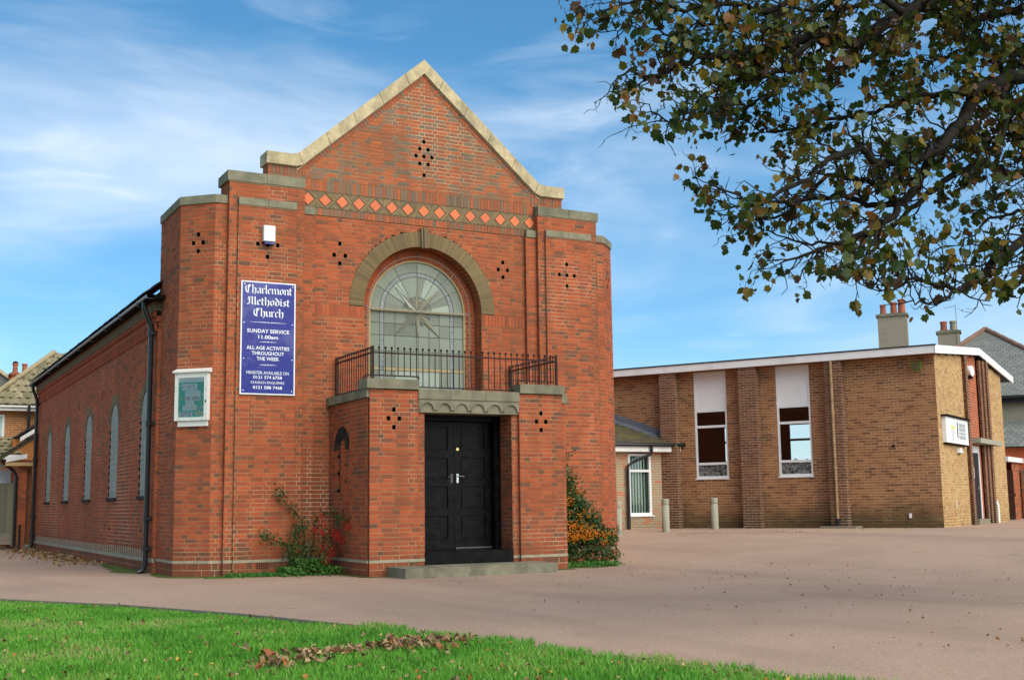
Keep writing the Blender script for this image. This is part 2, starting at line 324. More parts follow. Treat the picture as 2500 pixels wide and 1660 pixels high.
def fastmesh(name, verts, faces_n, tones, matname, parent=None, smooth=False, **props):
    """verts (n,k,3) array of separate k-gons"""
    n, k, _ = verts.shape; o0 = wl(parent) if parent else Vector((0, 0, 0))
    v = verts.reshape(-1, 3)-np.array(o0)
    me = bpy.data.meshes.new(name); me.vertices.add(n*k); me.vertices.foreach_set('co', v.ravel().astype(np.float32))
    me.loops.add(n*k); me.loops.foreach_set('vertex_index', np.arange(n*k, dtype=np.int32))
    me.polygons.add(n); me.polygons.foreach_set('loop_start', np.arange(0, n*k, k, dtype=np.int32))
    me.materials.append(M[matname]); me.update(calc_edges=True)
    a = me.attributes.new('tone', 'FLOAT', 'POINT'); a.data.foreach_set('value', np.repeat(tones, k).astype(np.float32))
    o = bpy.data.objects.new(name, me); COL.objects.link(o)
    if parent: o.parent = parent
    for kk, vv in props.items(): o[kk] = vv
    return o

# ------------------------------------------------------------------ brickwork
CV = Vector(CAM_LOC)
class Bricks:
    def __init__(s, root, mats, limit=300): s.root = root; s.mats = mats; s.limit = limit; s.L = []; s.back = MB(); s.tiles = MB()
    def brick(s, fr, u0, u1, z0, z1, n, tone, mi, cand): s.L.append((fr, u0, u1, z0, z1, n, tone, mi, cand))
    def finish(s):
        def size(b):
            fr, u0, u1, z0, z1, n, *_ = b
            c = Vector(fr.P((u0+u1)/2, (z0+z1)/2, n)); d = CV-c
            return (u1-u0)*(z1-z0)*max(0, fr.N.dot(d)/d.length)/d.length_squared
        cs = sorted([b for b in s.L if b[8]], key=size, reverse=True)[:s.limit]; ids = {id(b) for b in cs}
        cache = {}; o0 = wl(s.root)
        for b in cs:
            fr, u0, u1, z0, z1, n, tone, mi, _ = b
            key = (round(u1-u0, 2), round(z1-z0, 3), round(tone*12), mi)
            if key not in cache:
                a, h = key[0]/2, (z1-z0)/2
                cache[key] = MB().box(WF, -a, a, -h, h, -.03, 0, 0, key[2]/12).mesh('brick', [s.mats[mi]])
            o = bpy.data.objects.new('brick', cache[key]); COL.objects.link(o); o.parent = s.root
            o.location = Vector(fr.P((u0+u1)/2, (z0+z1)/2, n))-o0; o.rotation_euler = (0, 0, fr.ang)
        mb = MB()
        for b in s.L:
            if id(b) in ids: continue
            fr, u0, u1, z0, z1, n, tone, mi, _ = b; mb.box(fr, u0, u1, z0, z1, n-.014, n, mi, tone, back=False)
        mb.build('brickwork', s.mats, s.root, kind='stuff')
def cut(ivs, h):
    o = []
    for a, b in ivs:
        if h[1] <= a or h[0] >= b: o.append((a, b)); continue
        if h[0] > a+.004: o.append((a, h[0]))
        if h[1] < b-.004: o.append((h[1], b))
    return o
BOND = {'flem': (.215, .215, .1025), 'str': (.215,), 'head': (.1025,), 'eng': (.215, .1025)}
def panel(bx, fr, u0, u1, z0, z1, n=0, mi=0, bmi=0, bond='flem', holes=(), region=None, ch=.075, jt=.010, i0=0, i1=0, cand=False, pd=.10, phase=0, tone=None, depth=.005):
    """lay brick courses on a vertical plane; holes are functions (za,zb)->[(ua,ub)] or rects (ua,ub,za,zb)"""
    bj = jt+.004; z = z0; k = 0; pat = BOND[bond]; per = sum(p+jt for p in pat)
    while z < z1-.015:
        zt = min(z+ch, z1); zm = (z+zt)/2
        ivs = [(u0, u1)]
        if region:
            r = region(zm); ivs = [(max(u0, r[0]), min(u1, r[1]))] if r and r[1] > r[0] else []
        for h in holes:
            if callable(h):
                for q in h(z, zt): ivs = cut(ivs, q)
            elif h[2] < zm < h[3]: ivs = cut(ivs, h[:2])
        kk = k+phase; sh = (kk % 2)*(.281 if bond == 'flem' else .1125 if bond == 'str' else .056)
        for a, b in ivs:
            if b-a < .01: continue
            bx.back.quad(fr.P(a, z, n-depth), fr.P(b, z, n-depth), fr.P(b, zt, n-depth), fr.P(a, zt, n-depth), bmi)
            A = a+(i0 if a == u0 else .004); B = b-(i1 if b == u1 else .004)
            x = math.floor((a-sh)/per)*per+sh; j = 0
            while x < B:
                l = pat[j % len(pat)]; j += 1
                p, q = max(x, A), min(x+l, B)
                if q-p > .025:
                    # swallow slivers at the ends
                    if B-q < .035: q = B
                    hd = l < .15
                    t = tone if tone is not None else (random.uniform(.78, 1) if random.random() < (pd*2.2 if hd else pd) else random.uniform(0, .78))
                    g = random.uniform
                    bx.brick(fr, p+g(-.001, .002), q-g(-.001, .002), z+bj/2+g(-.001, .0015), zt-bj/2+g(-.001, .0015), n+g(-.002, .002), t, mi, cand)
                x += l+jt
        z = zt; k += 1
def soldiers(bx, fr, u0, u1, z0, z1, n=0, mi=0, bmi=0, w=.065, jt=.010, cand=False, pd=.3, holes=()):
    for ivs in [[(u0, u1)]]:
        for h in holes: ivs = cut(ivs, h)
        for a, b in ivs:
            bx.back.quad(fr.P(a, z0, n-.008), fr.P(b, z0, n-.008), fr.P(b, z1, n-.008), fr.P(a, z1, n-.008), bmi)
            c = max(1, round((b-a)/(w+jt))); st = (b-a)/c
            for i in range(c):
                t = random.uniform(.78, 1) if random.random() < pd else random.uniform(0, .78)
                bx.brick(fr, a+i*st+jt/2, a+(i+1)*st-jt/2, z0+jt/2, z1-jt/2, n+random.uniform(-.002, .003), t, mi, cand)
def pocket(bx, fr, u0, u1, z0, z1, n, mi, dep=.10):
    """the inside of a hole left in the brickwork"""
    P = fr.P; b = bx.back
    a = n-.004; d = n-dep
    b.quad(P(u0, z0, d), P(u1, z0, d), P(u1, z1, d), P(u0, z1, d), mi)
    b.quad(P(u0, z0, a), P(u0, z0, d), P(u0, z1, d), P(u0, z1, a), mi); b.quad(P(u1, z0, d), P(u1, z0, a), P(u1, z1, a), P(u1, z1, d), mi)
    b.quad(P(u0, z0, a), P(u1, z0, a), P(u1, z0, d), P(u0, z0, d), mi); b.quad(P(u0, z1, d), P(u1, z1, d), P(u1, z1, a), P(u0, z1, a), mi)
def putlogs(bx, fr, pts, z0, n=0, w=.066, mi=1):
    """vent holes one header wide, snapped to the course grid that starts at z0"""
    out = []
    for u, z in pts:
        k = round((z-.0375-z0)/.075); za = z0+k*.075; r = (u-w/2, u+w/2, za, za+.075)
        pocket(bx, fr, *r, n, mi); out.append(r)
    return out
def arc(cx, cz, r, a0, a1, k): return [(cx+r*math.cos(R(a0+(a1-a0)*i/k)), cz+r*math.sin(R(a0+(a1-a0)*i/k))) for i in range(k+1)]
def ring(mb, fr, cx, cz, r0, r1, a0, a1, cnt, n0, n1, gap, mi, tones, jmi=None):
    """voussoirs: separate wedges round an arch"""
    da = (a1-a0)/cnt
    for i in range(cnt):
        x, y = R(a0+i*da+gap*da), R(a0+(i+1)*da-gap*da); rr = r1+random.uniform(-.004, .004)
        p = [(cx+r0*math.cos(x), cz+r0*math.sin(x)), (cx+rr*math.cos(x), cz+rr*math.sin(x)), (cx+rr*math.cos(y), cz+rr*math.sin(y)), (cx+r0*math.cos(y), cz+r0*math.sin(y))]
        mb.prism(fr, p, n0, n1+random.uniform(-.002, .002), mi, tones())
def text_polys(body, width=None, height=None, offset=0.0, align='C'):
    cu = bpy.data.curves.new('lettering', 'FONT'); cu.body = body; cu.size = 1; cu.offset = offset; cu.resolution_u = 3
    ob = bpy.data.objects.new('lettering', cu); COL.objects.link(ob)
    bpy.context.view_layer.update()
    me = ob.evaluated_get(bpy.context.evaluated_depsgraph_get()).to_mesh()
    vs = [(v.co.x, v.co.y) for v in me.vertices]; fs = [tuple(p.vertices) for p in me.polygons]
    bpy.data.objects.remove(ob); bpy.data.curves.remove(cu)
    xs = [v[0] for v in vs]; ys = [v[1] for v in vs]; x0, x1, y0, y1 = min(xs), max(xs), min(ys), max(ys)
    sy = height/(y1-y0) if height else 1; sx = width/(x1-x0) if width else sy
    return [((x-(x0+x1)/2)*sx, (y-y0)*sy) for x, y in vs], fs
def put_text(mb, fr, body, cu, z, w, h, n, mi=0, offset=0.0):
    vs, fs = text_polys(body, w, h, offset)
    mb.add([fr.P(cu+x, z+y, n) for x, y in vs], fs, mi)

# ================================================================== SETTING
def sstep(a, b, x): t = min(1, max(0, (x-a)/(b-a))); return t*t*(3-2*t)
def gz(x, y): return .40*sstep(5.8, 14.5, x+.25*y)
EDGE = [(-60, 3), (-22, 0), (-15, -1.4), (-12.8, -1.88), (-12.22, -2.07), (-11.08, -2.34), (-9.6, -2.63), (-7.73, -3.02), (-5.62, -3.64), (-3.36, -4.54), (-1.26, -5.74), (2.7, -8.3), (8, -13), (12, -18), (16, -60), (90, -60)]
def edge(y):
    for (a, xa), (b, xb) in zip(EDGE, EDGE[1:]):
        if a <= y <= b: return xa+(xb-xa)*(y-a)/(b-a)
    return -60
def sheet(name, matname, xs_fn, ys, zf, **props):
    mb = MB(); rows = []
    for y in ys:
        r = []
        for x in xs_fn(y): r.append(len(mb.V)); mb.V.append((x, y, zf(x, y))); mb.T.append(0)
        rows.append(r)
    for a, b in zip(rows, rows[1:]):
        for i in range(len(a)-1): mb.F.append((a[i], a[i+1], b[i+1], b[i])); mb.MI.append(0)
    return mb.build(name, [matname], smooth=True, **props)
ysT = [-60, -40, -30, -22, -15, -12.8, -12.22, -11.08, -9.6, -7.73, -5.62, -3.36, -1.26, 0, 1.5, 2.7, 4, 6, 8, 10, 12, 14, 16, 20, 25, 30, 40, 60, 90]
def xsT(y):
    e = edge(y); return [e+(70-e)*(i/44)**1.5 for i in range(45)]
sheet('car_park', 'tarmac', xsT, ysT, gz, kind='structure')
lawn = sheet('lawn', 'soil', lambda y: [-60+(edge(y)+.3+60)*(1-(1-i/24)**2) for i in range(25)], [y for y in ysT if y <= 12], lambda x, y: -.03+.02*sstep(-7, -9, y), kind='structure')
gb = MB(); gb.quad((-1500, -1500, -.45), (1500, -1500, -.45), (1500, 1500, -.45), (-1500, 1500, -.45))
gb.build('ground', ['earth'], kind='structure')
# thin concrete edging between lawn and tarmac
kb = MB(); pe = [(edge(y), y) for y in (-8.4, -7.73, -6.6, -5.62, -4.5, -3.36, -2.3, -1.26, .7, 2.7, 5, 8)]
for (xa, ya), (xb, yb) in zip(pe, pe[1:]):
    d = Vector((xb-xa, yb-ya, 0)); L = d.length; f = Fr((xa, ya, 0), (-d.x, -d.y))
    k = Fr((xb, yb, 0), (xa-xb, ya-yb)); kb.box(k, .003, L-.003, -.12, .008, -.012, .022)
kb.build('kerb', ['concrete'], kind='structure')
# worn parking-bay lines
yl = MB()
for (x0, y0), (x1, y1) in (((11.0, 6.6), (13.4, 5.2)), ((14.6, 7.2), (17.3, 5.5))):
    d = Vector((x1-x0, y1-y0, 0)).normalized()*.045; p = Vector((-d.y, d.x, 0))
    for i in range(12):
        a = Vector((x0+(x1-x0)*i/12, y0+(y1-y0)*i/12, 0)); b = Vector((x0+(x1-x0)*(i+1)/12, y0+(y1-y0)*(i+1)/12, 0))
        q = [a-p, b-p, b+p, a+p]; yl.quad(*[(v.x, v.y, gz(v.x, v.y)+.006) for v in q])
yl.build('parking_line', ['yline'], kind='structure')

# ================================================================== CHURCH
CX = 1.94
ch = thing('church', 'red brick church with stone-capped gable, arched window over a square porch and black double doors', 'church', (CX, 2.0, 0))
bx = Bricks(ch, ['red', 'gable', 'tile', 'plinth'], 300)
FB = Fr((0, 2.05, 0), (1, 0)); FS1 = Fr((0, 1.98, 0), (1, 0)); FS2 = Fr((0, 1.90, 0), (1, 0)); FM = Fr((0, 1.86, 0), (1, 0)); FO = Fr((0, 2.0, 0), (1, 0))
Z0 = .275                      # top of the plinth course: the brick grid starts here
def base(fr, u0, u1, i0=0, i1=0, cand=False, holes=(), n=0):
    panel(bx, fr, u0, u1, 0, .23, n, 0, 0, 'flem', ch=.115, i0=i0, i1=i1, cand=cand, pd=.2, holes=holes)
    b = MB
    bands.append((fr, u0, u1, n))
bands = []; beds = []
def wall(fr, u0, u1, top, i0=0, i1=0, holes=(), cand=False, bond='flem', phase=0, z0=Z0, **k):
    base(fr, u0, u1, i0, i1, cand, holes)
    panel(bx, fr, u0, u1, z0, top, 0, 0, 0, bond, holes, i0=i0, i1=i1, cand=cand, phase=phase, **k)
def ret(x, y0, y1, z0, z1, side):
    """narrow return of a step: faces left (-1) or right (+1)"""
    f = Fr((x, max(y0, y1), 0), (0, -1)) if side < 0 else Fr((x, min(y0, y1), 0), (0, 1))
    panel(bx, f, 0, abs(y1-y0), z0, z1, 0, 0, 0, 'head', i0=0, i1=.016)
# --- central bay with arch
R0, R1, AC = 1.235, 1.53, 4.90        # tile arch radii, springing height
def archcut(r, zc, zbot):
    def f(za, zb):
        zm = (za+zb)/2
        if zm < zbot: return []
        h = r if zm <= zc else math.sqrt(max(0, r*r-(zm-zc)**2)) if zm < zc+r else 0
        return [(CX-h, CX+h)] if h > 0 else []
    return f
hb = putlogs(bx, FB, [(.22, 6.01), (.11, 5.85), (.33, 5.85), (.22, 5.70), (3.67, 5.98), (3.565, 5.82), (3.775, 5.82), (3.67, 5.66)], 4.885)
bayL, bayR = CX-2.22, CX+2.22
ringcut = lambda za, zb: ([(CX-R1, CX+R1)] if (za+zb)/2 < 4.9 and False else archcut(R1 if (za+zb)/2 > AC else R0, AC, 3.0)(za, zb))
base(FB, bayL, bayR, holes=[(.05, 3.82, 0, .3)])
panel(bx, FB, bayL, bayR, Z0, 4.66, 0, 0, 0, 'flem', holes=[(.05, 3.82, 0, 3.05), ringcut])
soldiers(bx, FB, bayL, bayR, 4.66, 4.885, 0, 0, 0, holes=[(CX-R0, CX+R0)], pd=.12)
panel(bx, FB, bayL, bayR, 4.885, 6.55, 0, 0, 0, 'flem', holes=[ringcut, (CX-.09, CX+.09, 6.1, 6.5)]+hb, pd=.08)
soldiers(bx, FB, bayL, bayR, 6.55, 6.685, 0, 1, 0, pd=.35)
# tile-on-edge arch, keystone, jambs and inner red ring
tl = MB()
ring(tl, FB, CX, AC, R0, R1, 0, 180, 250, -.02, .006, .15, 0, lambda: random.uniform(.1, .75))
tl.prism(FB, arc(CX, AC, R1-.01, 0, 180, 60)+arc(CX, AC, R0+.004, 180, 0, 60), -.03, -.004, 1)
for i, (a, b) in enumerate(((-.085, -.034), (-.028, .028), (.034, .085))):
    tl.prism(FB, [(CX+a*.72, AC+R0-.03), (CX+b*.72, AC+R0-.03), (CX+b, AC+R1+.07), (CX+a, AC+R1+.07)], -.02, .055+(.02 if i == 1 else 0), 0, .8)
tl.build('arch_tiles', ['tile', 'tilejoint'], ch, kind='stuff')
RY = .30                                   # depth of the window recess
FR_ = Fr((0, 2.05+RY, 0), (1, 0)); WR = 1.02
iv = MB(); nseg = 48
for s_, fr in ((-1, Fr((CX-R0, 2.05, 0), (0, 1))), (1, Fr((CX+R0, 2.05+RY, 0), (0, -1)))):
    panel(bx, fr, 0, RY, 3.05, AC, 0, 0, 0, 'head', i0=.016 if s_ < 0 else 0, i1=0 if s_ < 0 else .016)
cnt = 46
for i in range(cnt):                       # brick soffit of the arch
    a, b = R(180*i/cnt+.45), R(180*(i+1)/cnt-.45)
    for (ya, yb) in ((.004, .098), (.106, .20), (.208, RY)):
        p = [(CX+R0*math.cos(a), AC+R0*math.sin(a)), (CX+R0*math.cos(b), AC+R0*math.sin(b)), (CX+(R0+.02)*math.cos(b), AC+(R0+.02)*math.sin(b)), (CX+(R0+.02)*math.cos(a), AC+(R0+.02)*math.sin(a))]
        iv.prism(FB, [(u, z) for u, z in p][::-1], -yb, -ya, 0, random.random()*.7)
iv.prism(FB, arc(CX, AC, R0+.03, 0, 180, 48)+arc(CX, AC, R0+.008, 180, 0, 48), -RY, -.02, 1)
ring(iv, FR_, CX, AC, WR+.005, R0-.012, 0, 180, 54, -.02, .004, .06, 0, lambda: random.uniform(0, .35))
iv.prism(FR_, arc(CX, AC, R0-.004, 0, 180, 48)+arc(CX, AC, WR+.003, 180, 0, 48), -.03, -.004, 1)
iv.build('arch_soffit', ['red', 'mortar'], ch, kind='stuff')
for s_ in (-1, 1):
    a, b = sorted((CX+s_*WR, CX+s_*R0)); panel(bx, FR_, a, b, 3.05, AC, 0, 0, 0, 'head', i0=.004, i1=.004, pd=.04)
# --- diamond frieze
fz0, fz1 = 6.685, 7.01; fL, fR = CX-2.44, CX+2.44; st = .336; zc = (fz0+fz1)/2
fr_mb = MB(); fr_mb.box(FB, fL, fR, fz0, fz1, -.05, -.006, 0, 1.)
dh = .116
for i in range(-7, 8):
    cx_ = CX+i*st
    o = MB().prism(FB, [(cx_-dh, zc), (cx_, zc-dh), (cx_+dh, zc), (cx_, zc+dh)], -.02, .004+random.uniform(-.002, .003), 0, random.random()).build('diamond_tile', ['diamond'], ch)
def clipline(u0, z0, u1, z1): return True
for i in range(-8, 8):                     # nested chevrons of thin tiles above and below each gap
    gx = CX+(i+.5)*st
    for sgn in (-1, 1):
        for k in range(5):
            d = .054+k*.027; t_ = .019
            # apex touches the frieze middle line, legs run to the frieze edge
            za = zc+sgn*(d-.048); ze = fz1-.004 if sgn > 0 else fz0+.004
            leg = abs(ze-za)
            if leg < .02: continue
            for dx in (-1, 1):
                u_a, u_e = gx, gx+dx*leg
                if min(u_a, u_e) < fL-.001 or max(u_a, u_e) > fR+.001:
                    u_e = min(max(u_e, fL), fR); lg = abs(u_e-gx)
                    if u_e == gx or (gx < fL) or (gx > fR): continue
                    ze2 = za+sgn*lg
                else: ze2 = ze
                pts = [(u_a, za), (u_e, ze2), (u_e, ze2-sgn*t_*1.3), (u_a, za-sgn*t_*1.3)]
                ar = sum(pts[q][0]*pts[(q+1) % 4][1]-pts[(q+1) % 4][0]*pts[q][1] for q in range(4))
                fr_mb.prism(FB, pts if ar > 0 else pts[::-1], -.02, .0+random.uniform(-.002, .003), 0, random.uniform(.15, .8))
    # flat band framing each diamond
fr_mb.build('frieze_tiles', ['tile', 'tilejoint'], ch, kind='stuff')
soldiers(bx, FB, fL, fR, 7.01, 7.232, 0, 1, 0, pd=.38)
# --- gable
AZ, SL = 9.62, .872                        # inner apex height and slope of the coping underside
gr = lambda z: (CX-(AZ-z)/SL, CX+(AZ-z)/SL) if z < AZ else None
hg = putlogs(bx, FB, [(1.95, 8.26), (1.86, 8.10), (2.04, 8.10), (1.78, 7.93), (1.95, 7.93), (2.12, 7.93), (1.86, 7.76), (2.04, 7.76), (1.95, 7.60)], 7.232)
panel(bx, FB, CX-2.44, CX+2.44, 7.232, AZ-.02, 0, 1, 0, 'flem', holes=hg, region=lambda z: (CX-(AZ-.03-z)/SL, CX+(AZ-.03-z)/SL), pd=.22)
for s_ in (-1, 1):                         # raking soldier course under the coping
    L = math.hypot(AZ-7.40, (AZ-7.40)/SL); n_ = round(L/.075); ang = math.atan(SL)
    for i in range(n_):
        a = i/n_; b = (i+.88)/n_
        def q(t, off):
            return (CX+s_*((AZ-7.40)/SL*(1-t))-s_*off*math.sin(ang), 7.40+(AZ-7.40)*t-off*math.cos(ang))
        pts = [q(a, .108), q(b, .108), q(b, .004), q(a, .004)]
        if s_ > 0: pts = pts[::-1]
        bx.tiles.prism(FB, pts, -.01, .006+random.uniform(-.002, .003), 1, random.uniform(.45, 1) if random.random() < .6 else random.uniform(0, .5))
for s_ in (-1, 1):                         # kneelers
    a, b = sorted((CX+s_*2.40, CX+s_*3.12))
    panel(bx, FB, a, b, 7.19, 7.262, .012, 1, 0, 'flem', i0=0, i1=0)
    soldiers(bx, FB, a, b, 7.262, 7.425, .012, 1, 0, pd=.5)
    f = Fr((CX-3.12, 2.36, 0), (0, -1)) if s_ < 0 else Fr((CX+3.12, 2.038, 0), (0, 1))
    panel(bx, f, 0, .32, 7.19, 7.425, 0, 1, 0, 'head', pd=.3)
# coping stones of the gable: each a part
def stone(name, pts, y0, y1, m, fr=None):
    """prism across the wall thickness from y0 (front) to y1"""
    mb = MB().prism(WF, pts, -y1, -y0, 0, 0); o = mb.build(name, [m], ch); return o
TH = .285
cs = []
for s_ in (-1, 1):
    segs = [(0.0, .13), (.13, .345), (.345, .56), (.56, .775), (.775, .985)]
    HX = 2.50
    for (a, b) in segs:
        g = .004
        xa, xb = CX+s_*(a*HX+(g if a else 0)), CX+s_*(b*HX-g)
        zf = lambda x: AZ-abs(x-CX)*SL
        pts = [(xa, zf(xa)), (xb, zf(xb)), (xb+s_*.10, zf(xb)+TH-.09*0), (xa+(s_*.10 if a else 0), zf(xa)+TH)]
        pts = [(xa, zf(xa)), (xb, zf(xb)), (xb+s_*.09, zf(xb)+TH-.075), (xa+(s_*.09 if a else 0), zf(xa)+TH-(.075 if a else 0))]
        if s_ < 0: pts = pts[::-1]
        stone('coping_stone', pts, 1.985, 2.40, 'cream')
    # foot stone turning into the flat kneeler cap
    xe = CX+s_*(HX*.985+.004); ze = AZ-abs(xe-CX)*SL
    pts = [(xe, ze), (CX+s_*2.58, 7.425), (CX+s_*3.16, 7.425), (CX+s_*3.16, 7.65), (CX+s_*2.68, 7.65), (xe+s_*.09, ze+TH-.075)]
    if s_ < 0: pts = pts[::-1]
    stone('coping_stone', pts, 1.985, 2.42, 'cream')
# --- stepped strips, wings and canted corners (both sides)
hm = {-1: putlogs(bx, FM, [(-1.40, 5.85), (-1.22, 5.85), (-1.035, 5.85), (-1.22, 5.63), (-1.22, 6.07)], Z0), 1: putlogs(bx, FM, [(5.05, 6.01), (4.87, 5.78), (5.05, 5.78), (5.225, 5.78), (5.05, 5.55)], Z0)}
air = (-1.35, -1.12, .06, .225)
for s_ in (-1, 1):
    def span(a, b): return tuple(sorted((CX+s_*a, CX+s_*b)))
    cd_ = False
    u = span(2.22, 2.46); wall(FS1, *u, 6.53)
    u = span(2.46, 2.62); wall(FS2, *u, 6.99, bond='head')
    u = span(2.62, 3.70); wall(FM, *u, 6.555, holes=hm[s_]+([air] if s_ < 0 else []), pd=.12)
    u = span(3.70, 3.86); wall(FS2, *u, 6.99, bond='head')
    u = span(3.86, 4.08); wall(FO, *u, 6.575)
    ret(CX+s_*2.22, 2.05, 1.98, 0, 6.53, -s_); ret(CX+s_*2.46, 1.98, 1.90, 0, 7.0, -s_); ret(CX+s_*2.62, 1.90, 1.86, 0, 6.555, -s_)
    ret(CX+s_*3.70, 1.90, 1.86, 0, 6.555, s_); ret(CX+s_*3.86, 2.0, 1.90, 0, 6.575, s_)
    ret(CX+s_*2.46, 2.05, 1.98, 6.68, 7.0, -s_)
    # upper block above the string course
    u = span(2.62, 3.70); panel(bx, FS2, *u, 6.66, 6.99, 0, 0, 0, 'flem', pd=.1)
    f = Fr((CX-3.86, 2.50, 0), (0, -1)) if s_ < 0 else Fr((CX+3.86, 1.90, 0), (0, 1))
    panel(bx, f, 0, .6, 6.5, 6.99, 0, 0, 0, 'flem', i1=.016 if s_ < 0 else 0, i0=0 if s_ < 0 else .016)
    # canted corner and side
    if s_ < 0: fc = Fr((CX-4.58, 2.48, 0), (.5, -.48)); fs = Fr((CX-4.58, 4.1, 0), (0, -1))
    else: fc = Fr((CX+4.08, 2.0, 0), (.5, .48)); fs = Fr((CX+4.58, 2.48, 0), (0, 1))
    LC = math.hypot(.5, .48)
    hc = putlogs(bx, fc, [(.36, 6.02), (.265, 5.86), (.455, 5.86), (.36, 5.71)], Z0)
    wall(fc, 0, LC, 6.575, holes=hc, pd=.12)
    hs_ = putlogs(bx, fs, [(1.1 if s_ < 0 else .5, 5.86), (1.2 if s_ < 0 else .4, 5.7)], Z0)
    wall(fs, 0, 1.62, 6.575, holes=hs_)
    if s_ < 0: FCL = fc
    # copings
    def cap(u0, u1, z0, z1, y0, y1, m='green', nst=1):
        for i in range(nst):
            a = u0+(u1-u0)*i/nst+(.003 if i else 0); b = u0+(u1-u0)*(i+1)/nst-(.003 if i < nst-1 else 0)
            MB().wbox(a, b, y0, y1, z0, z1).build('coping_stone', [m], ch)
        beds.append((u0+.01, u1-.01, y0+.02, y0+.05, z0-.016, z0+.002))
    u = span(2.24, 2.458); cap(u[0], u[1], 6.53, 6.675, 1.965, 2.045)
    u = span(2.622, 3.698); cap(u[0], u[1], 6.555, 6.685, 1.835, 1.895, nst=2)
    u = span(2.462, 3.90); cap(u[0], u[1], 6.99, 7.17, 1.875, 2.55, nst=2)
    # coping ring round the outer strip, cant and side: mitred pieces
    o1 = .025
    if s_ < 0: ringp = [(CX-3.862, 2.0), (CX-4.08, 2.0), (CX-4.58, 2.48), (CX-4.58, 4.1)]
    else: ringp = [(CX+3.862, 2.0), (CX+4.08, 2.0), (CX+4.58, 2.48), (CX+4.58, 4.1)]
    outn = [(0, -1), (s_*.24, -1), (s_*1.0, -.38), (s_, 0)]
    for (p, q, n1, n2) in zip(ringp, ringp[1:], outn, outn[1:]):
        a = (p[0]+n1[0]*o1, p[1]+n1[1]*o1); b = (q[0]+n2[0]*o1, q[1]+n2[1]*o1); ci = (-n2[0]*.3, -n2[1]*.3)
        a2 = (p[0]-n1[0]*.3, p[1]-n1[1]*.3); b2 = (q[0]+ci[0], q[1]+ci[1])
        mb = MB(); z0_, z1_ = 6.575, 6.725
        v = [(a[0], a[1], z0_), (b[0], b[1], z0_), (b2[0], b2[1], z0_), (a2[0], a2[1], z0_), (a[0], a[1], z1_), (b[0], b[1], z1_), (b2[0], b2[1], z1_), (a2[0], a2[1], z1_)]
        fc_ = [(0, 1, 5, 4), (1, 2, 6, 5), (2, 3, 7, 6), (3, 0, 4, 7), (4, 5, 6, 7), (3, 2, 1, 0)]
        if s_ < 0: fc_ = [f[::-1] for f in fc_]
        mb.add(v, fc_); mb.build('coping_stone', ['green'], ch)
# air brick in the plinth
ab = MB(); ab.box(FM, air[0]+.005, air[1]-.005, air[2]+.01, air[3], -.03, -.012, 1)
for i in range(7):
    u = air[0]+.005+i*(air[1]-air[0]-.024)/6; ab.box(FM, u, u+.014, air[2]+.01, air[3], -.012, .001, 0)
for j in range(5):
    z = air[2]+.01+j*.0355; ab.box(FM, air[0]+.005, air[1]-.005, z, z+.013, -.012, 0, 0)
ab.build('air_brick', ['terracotta', 'dark'], ch)
# solid cores so that no light leaks: tower roof and gable back
co = MB(); co.wbox(CX-4.5, CX+4.5, 2.6, 4.0, 6.2, 6.5); co.wbox(CX-2.5, CX+2.5, 2.36, 2.42, 6.3, 7.2)
co.prism(WF, [(CX-2.5, 7.2), (CX+2.5, 7.2), (CX, AZ)], -2.39, -2.20)
co.wbox(CX-3.12, CX+3.12, 2.08, 2.37, 7.05, 7.42); co.wbox(CX-3.8, CX+3.8, 2.07, 2.5, 6.4, 6.98)
co.wbox(CX-4.5, CX+4.5, 3.95, 4.05, 0, 6.4)
co.build('tower_core', ['gable'], ch)

# --- nave
NX = -2.70; NY0, NY1 = 3.85, 21.3
FN = Fr((NX, NY1, 0), (0, -1)); NU = lambda y: NY1-y
wins = [4.80, 8.10, 11.45, 14.90, 18.40]
ww, wsill, wspr = .45, 1.42, 2.98
def lancet(cu, hw, zs, zb):
    def f(za, zb_):
        zm = (za+zb_)/2
        if zm < zb or zm > zs+hw: return []
        h = hw if zm <= zs else math.sqrt(hw*hw-(zm-zs)**2)
        return [(cu-h, cu+h)]
    return f
hn = [lancet(NU(y), ww, wspr, wsill) for y in wins]
hn += putlogs(bx, FN, [(NU(y)-1.62, 3.86) for y in wins]+[(NU(y)-1.62, 3.70) for y in wins]+[(NU(y)-1.62, 3.78) for y in wins[1:]], Z0)
hn += putlogs(bx, FN, [(NU(y)-.2, .78) for y in wins], Z0)
NL = NY1-NY0
panel(bx, FN, 0, NL, 0, .20, 0, 0, 0, ch=.10, pd=.15)
bands.append((FN, 0, NL, 0.0))
z_ck0, z_ck1 = .275, .425
k = 0; u = 0
panel(bx, FN, 0, NL, .275, 4.475, 0, 0, 0, 'flem', holes=hn+[(0.6, NL-.75, .274, .44)], pd=.14)
while u < NL-1.4:                          # stone and brick chequer just above the plinth
    uu = u+.6; bx.back.quad(FN.P(uu, .275, -.008), FN.P(uu+.23, .275, -.008), FN.P(uu+.23, .425, -.008), FN.P(uu, .425, -.008), 0)
    bx.brick(FN, uu+.005, uu+.11, .28, .42, .004, .5, 3, False)
    bx.brick(FN, uu+.12, uu+.225, .28, .347, .002, random.random(), 0, False); bx.brick(FN, uu+.12, uu+.225, .355, .42, .002, random.random(), 0, False); u += .23
FNf = Fr((NX, NY0, 0), (1, 0)); panel(bx, FNf, 0, .06, 0, 5.0, 0, 0, 0, 'head')
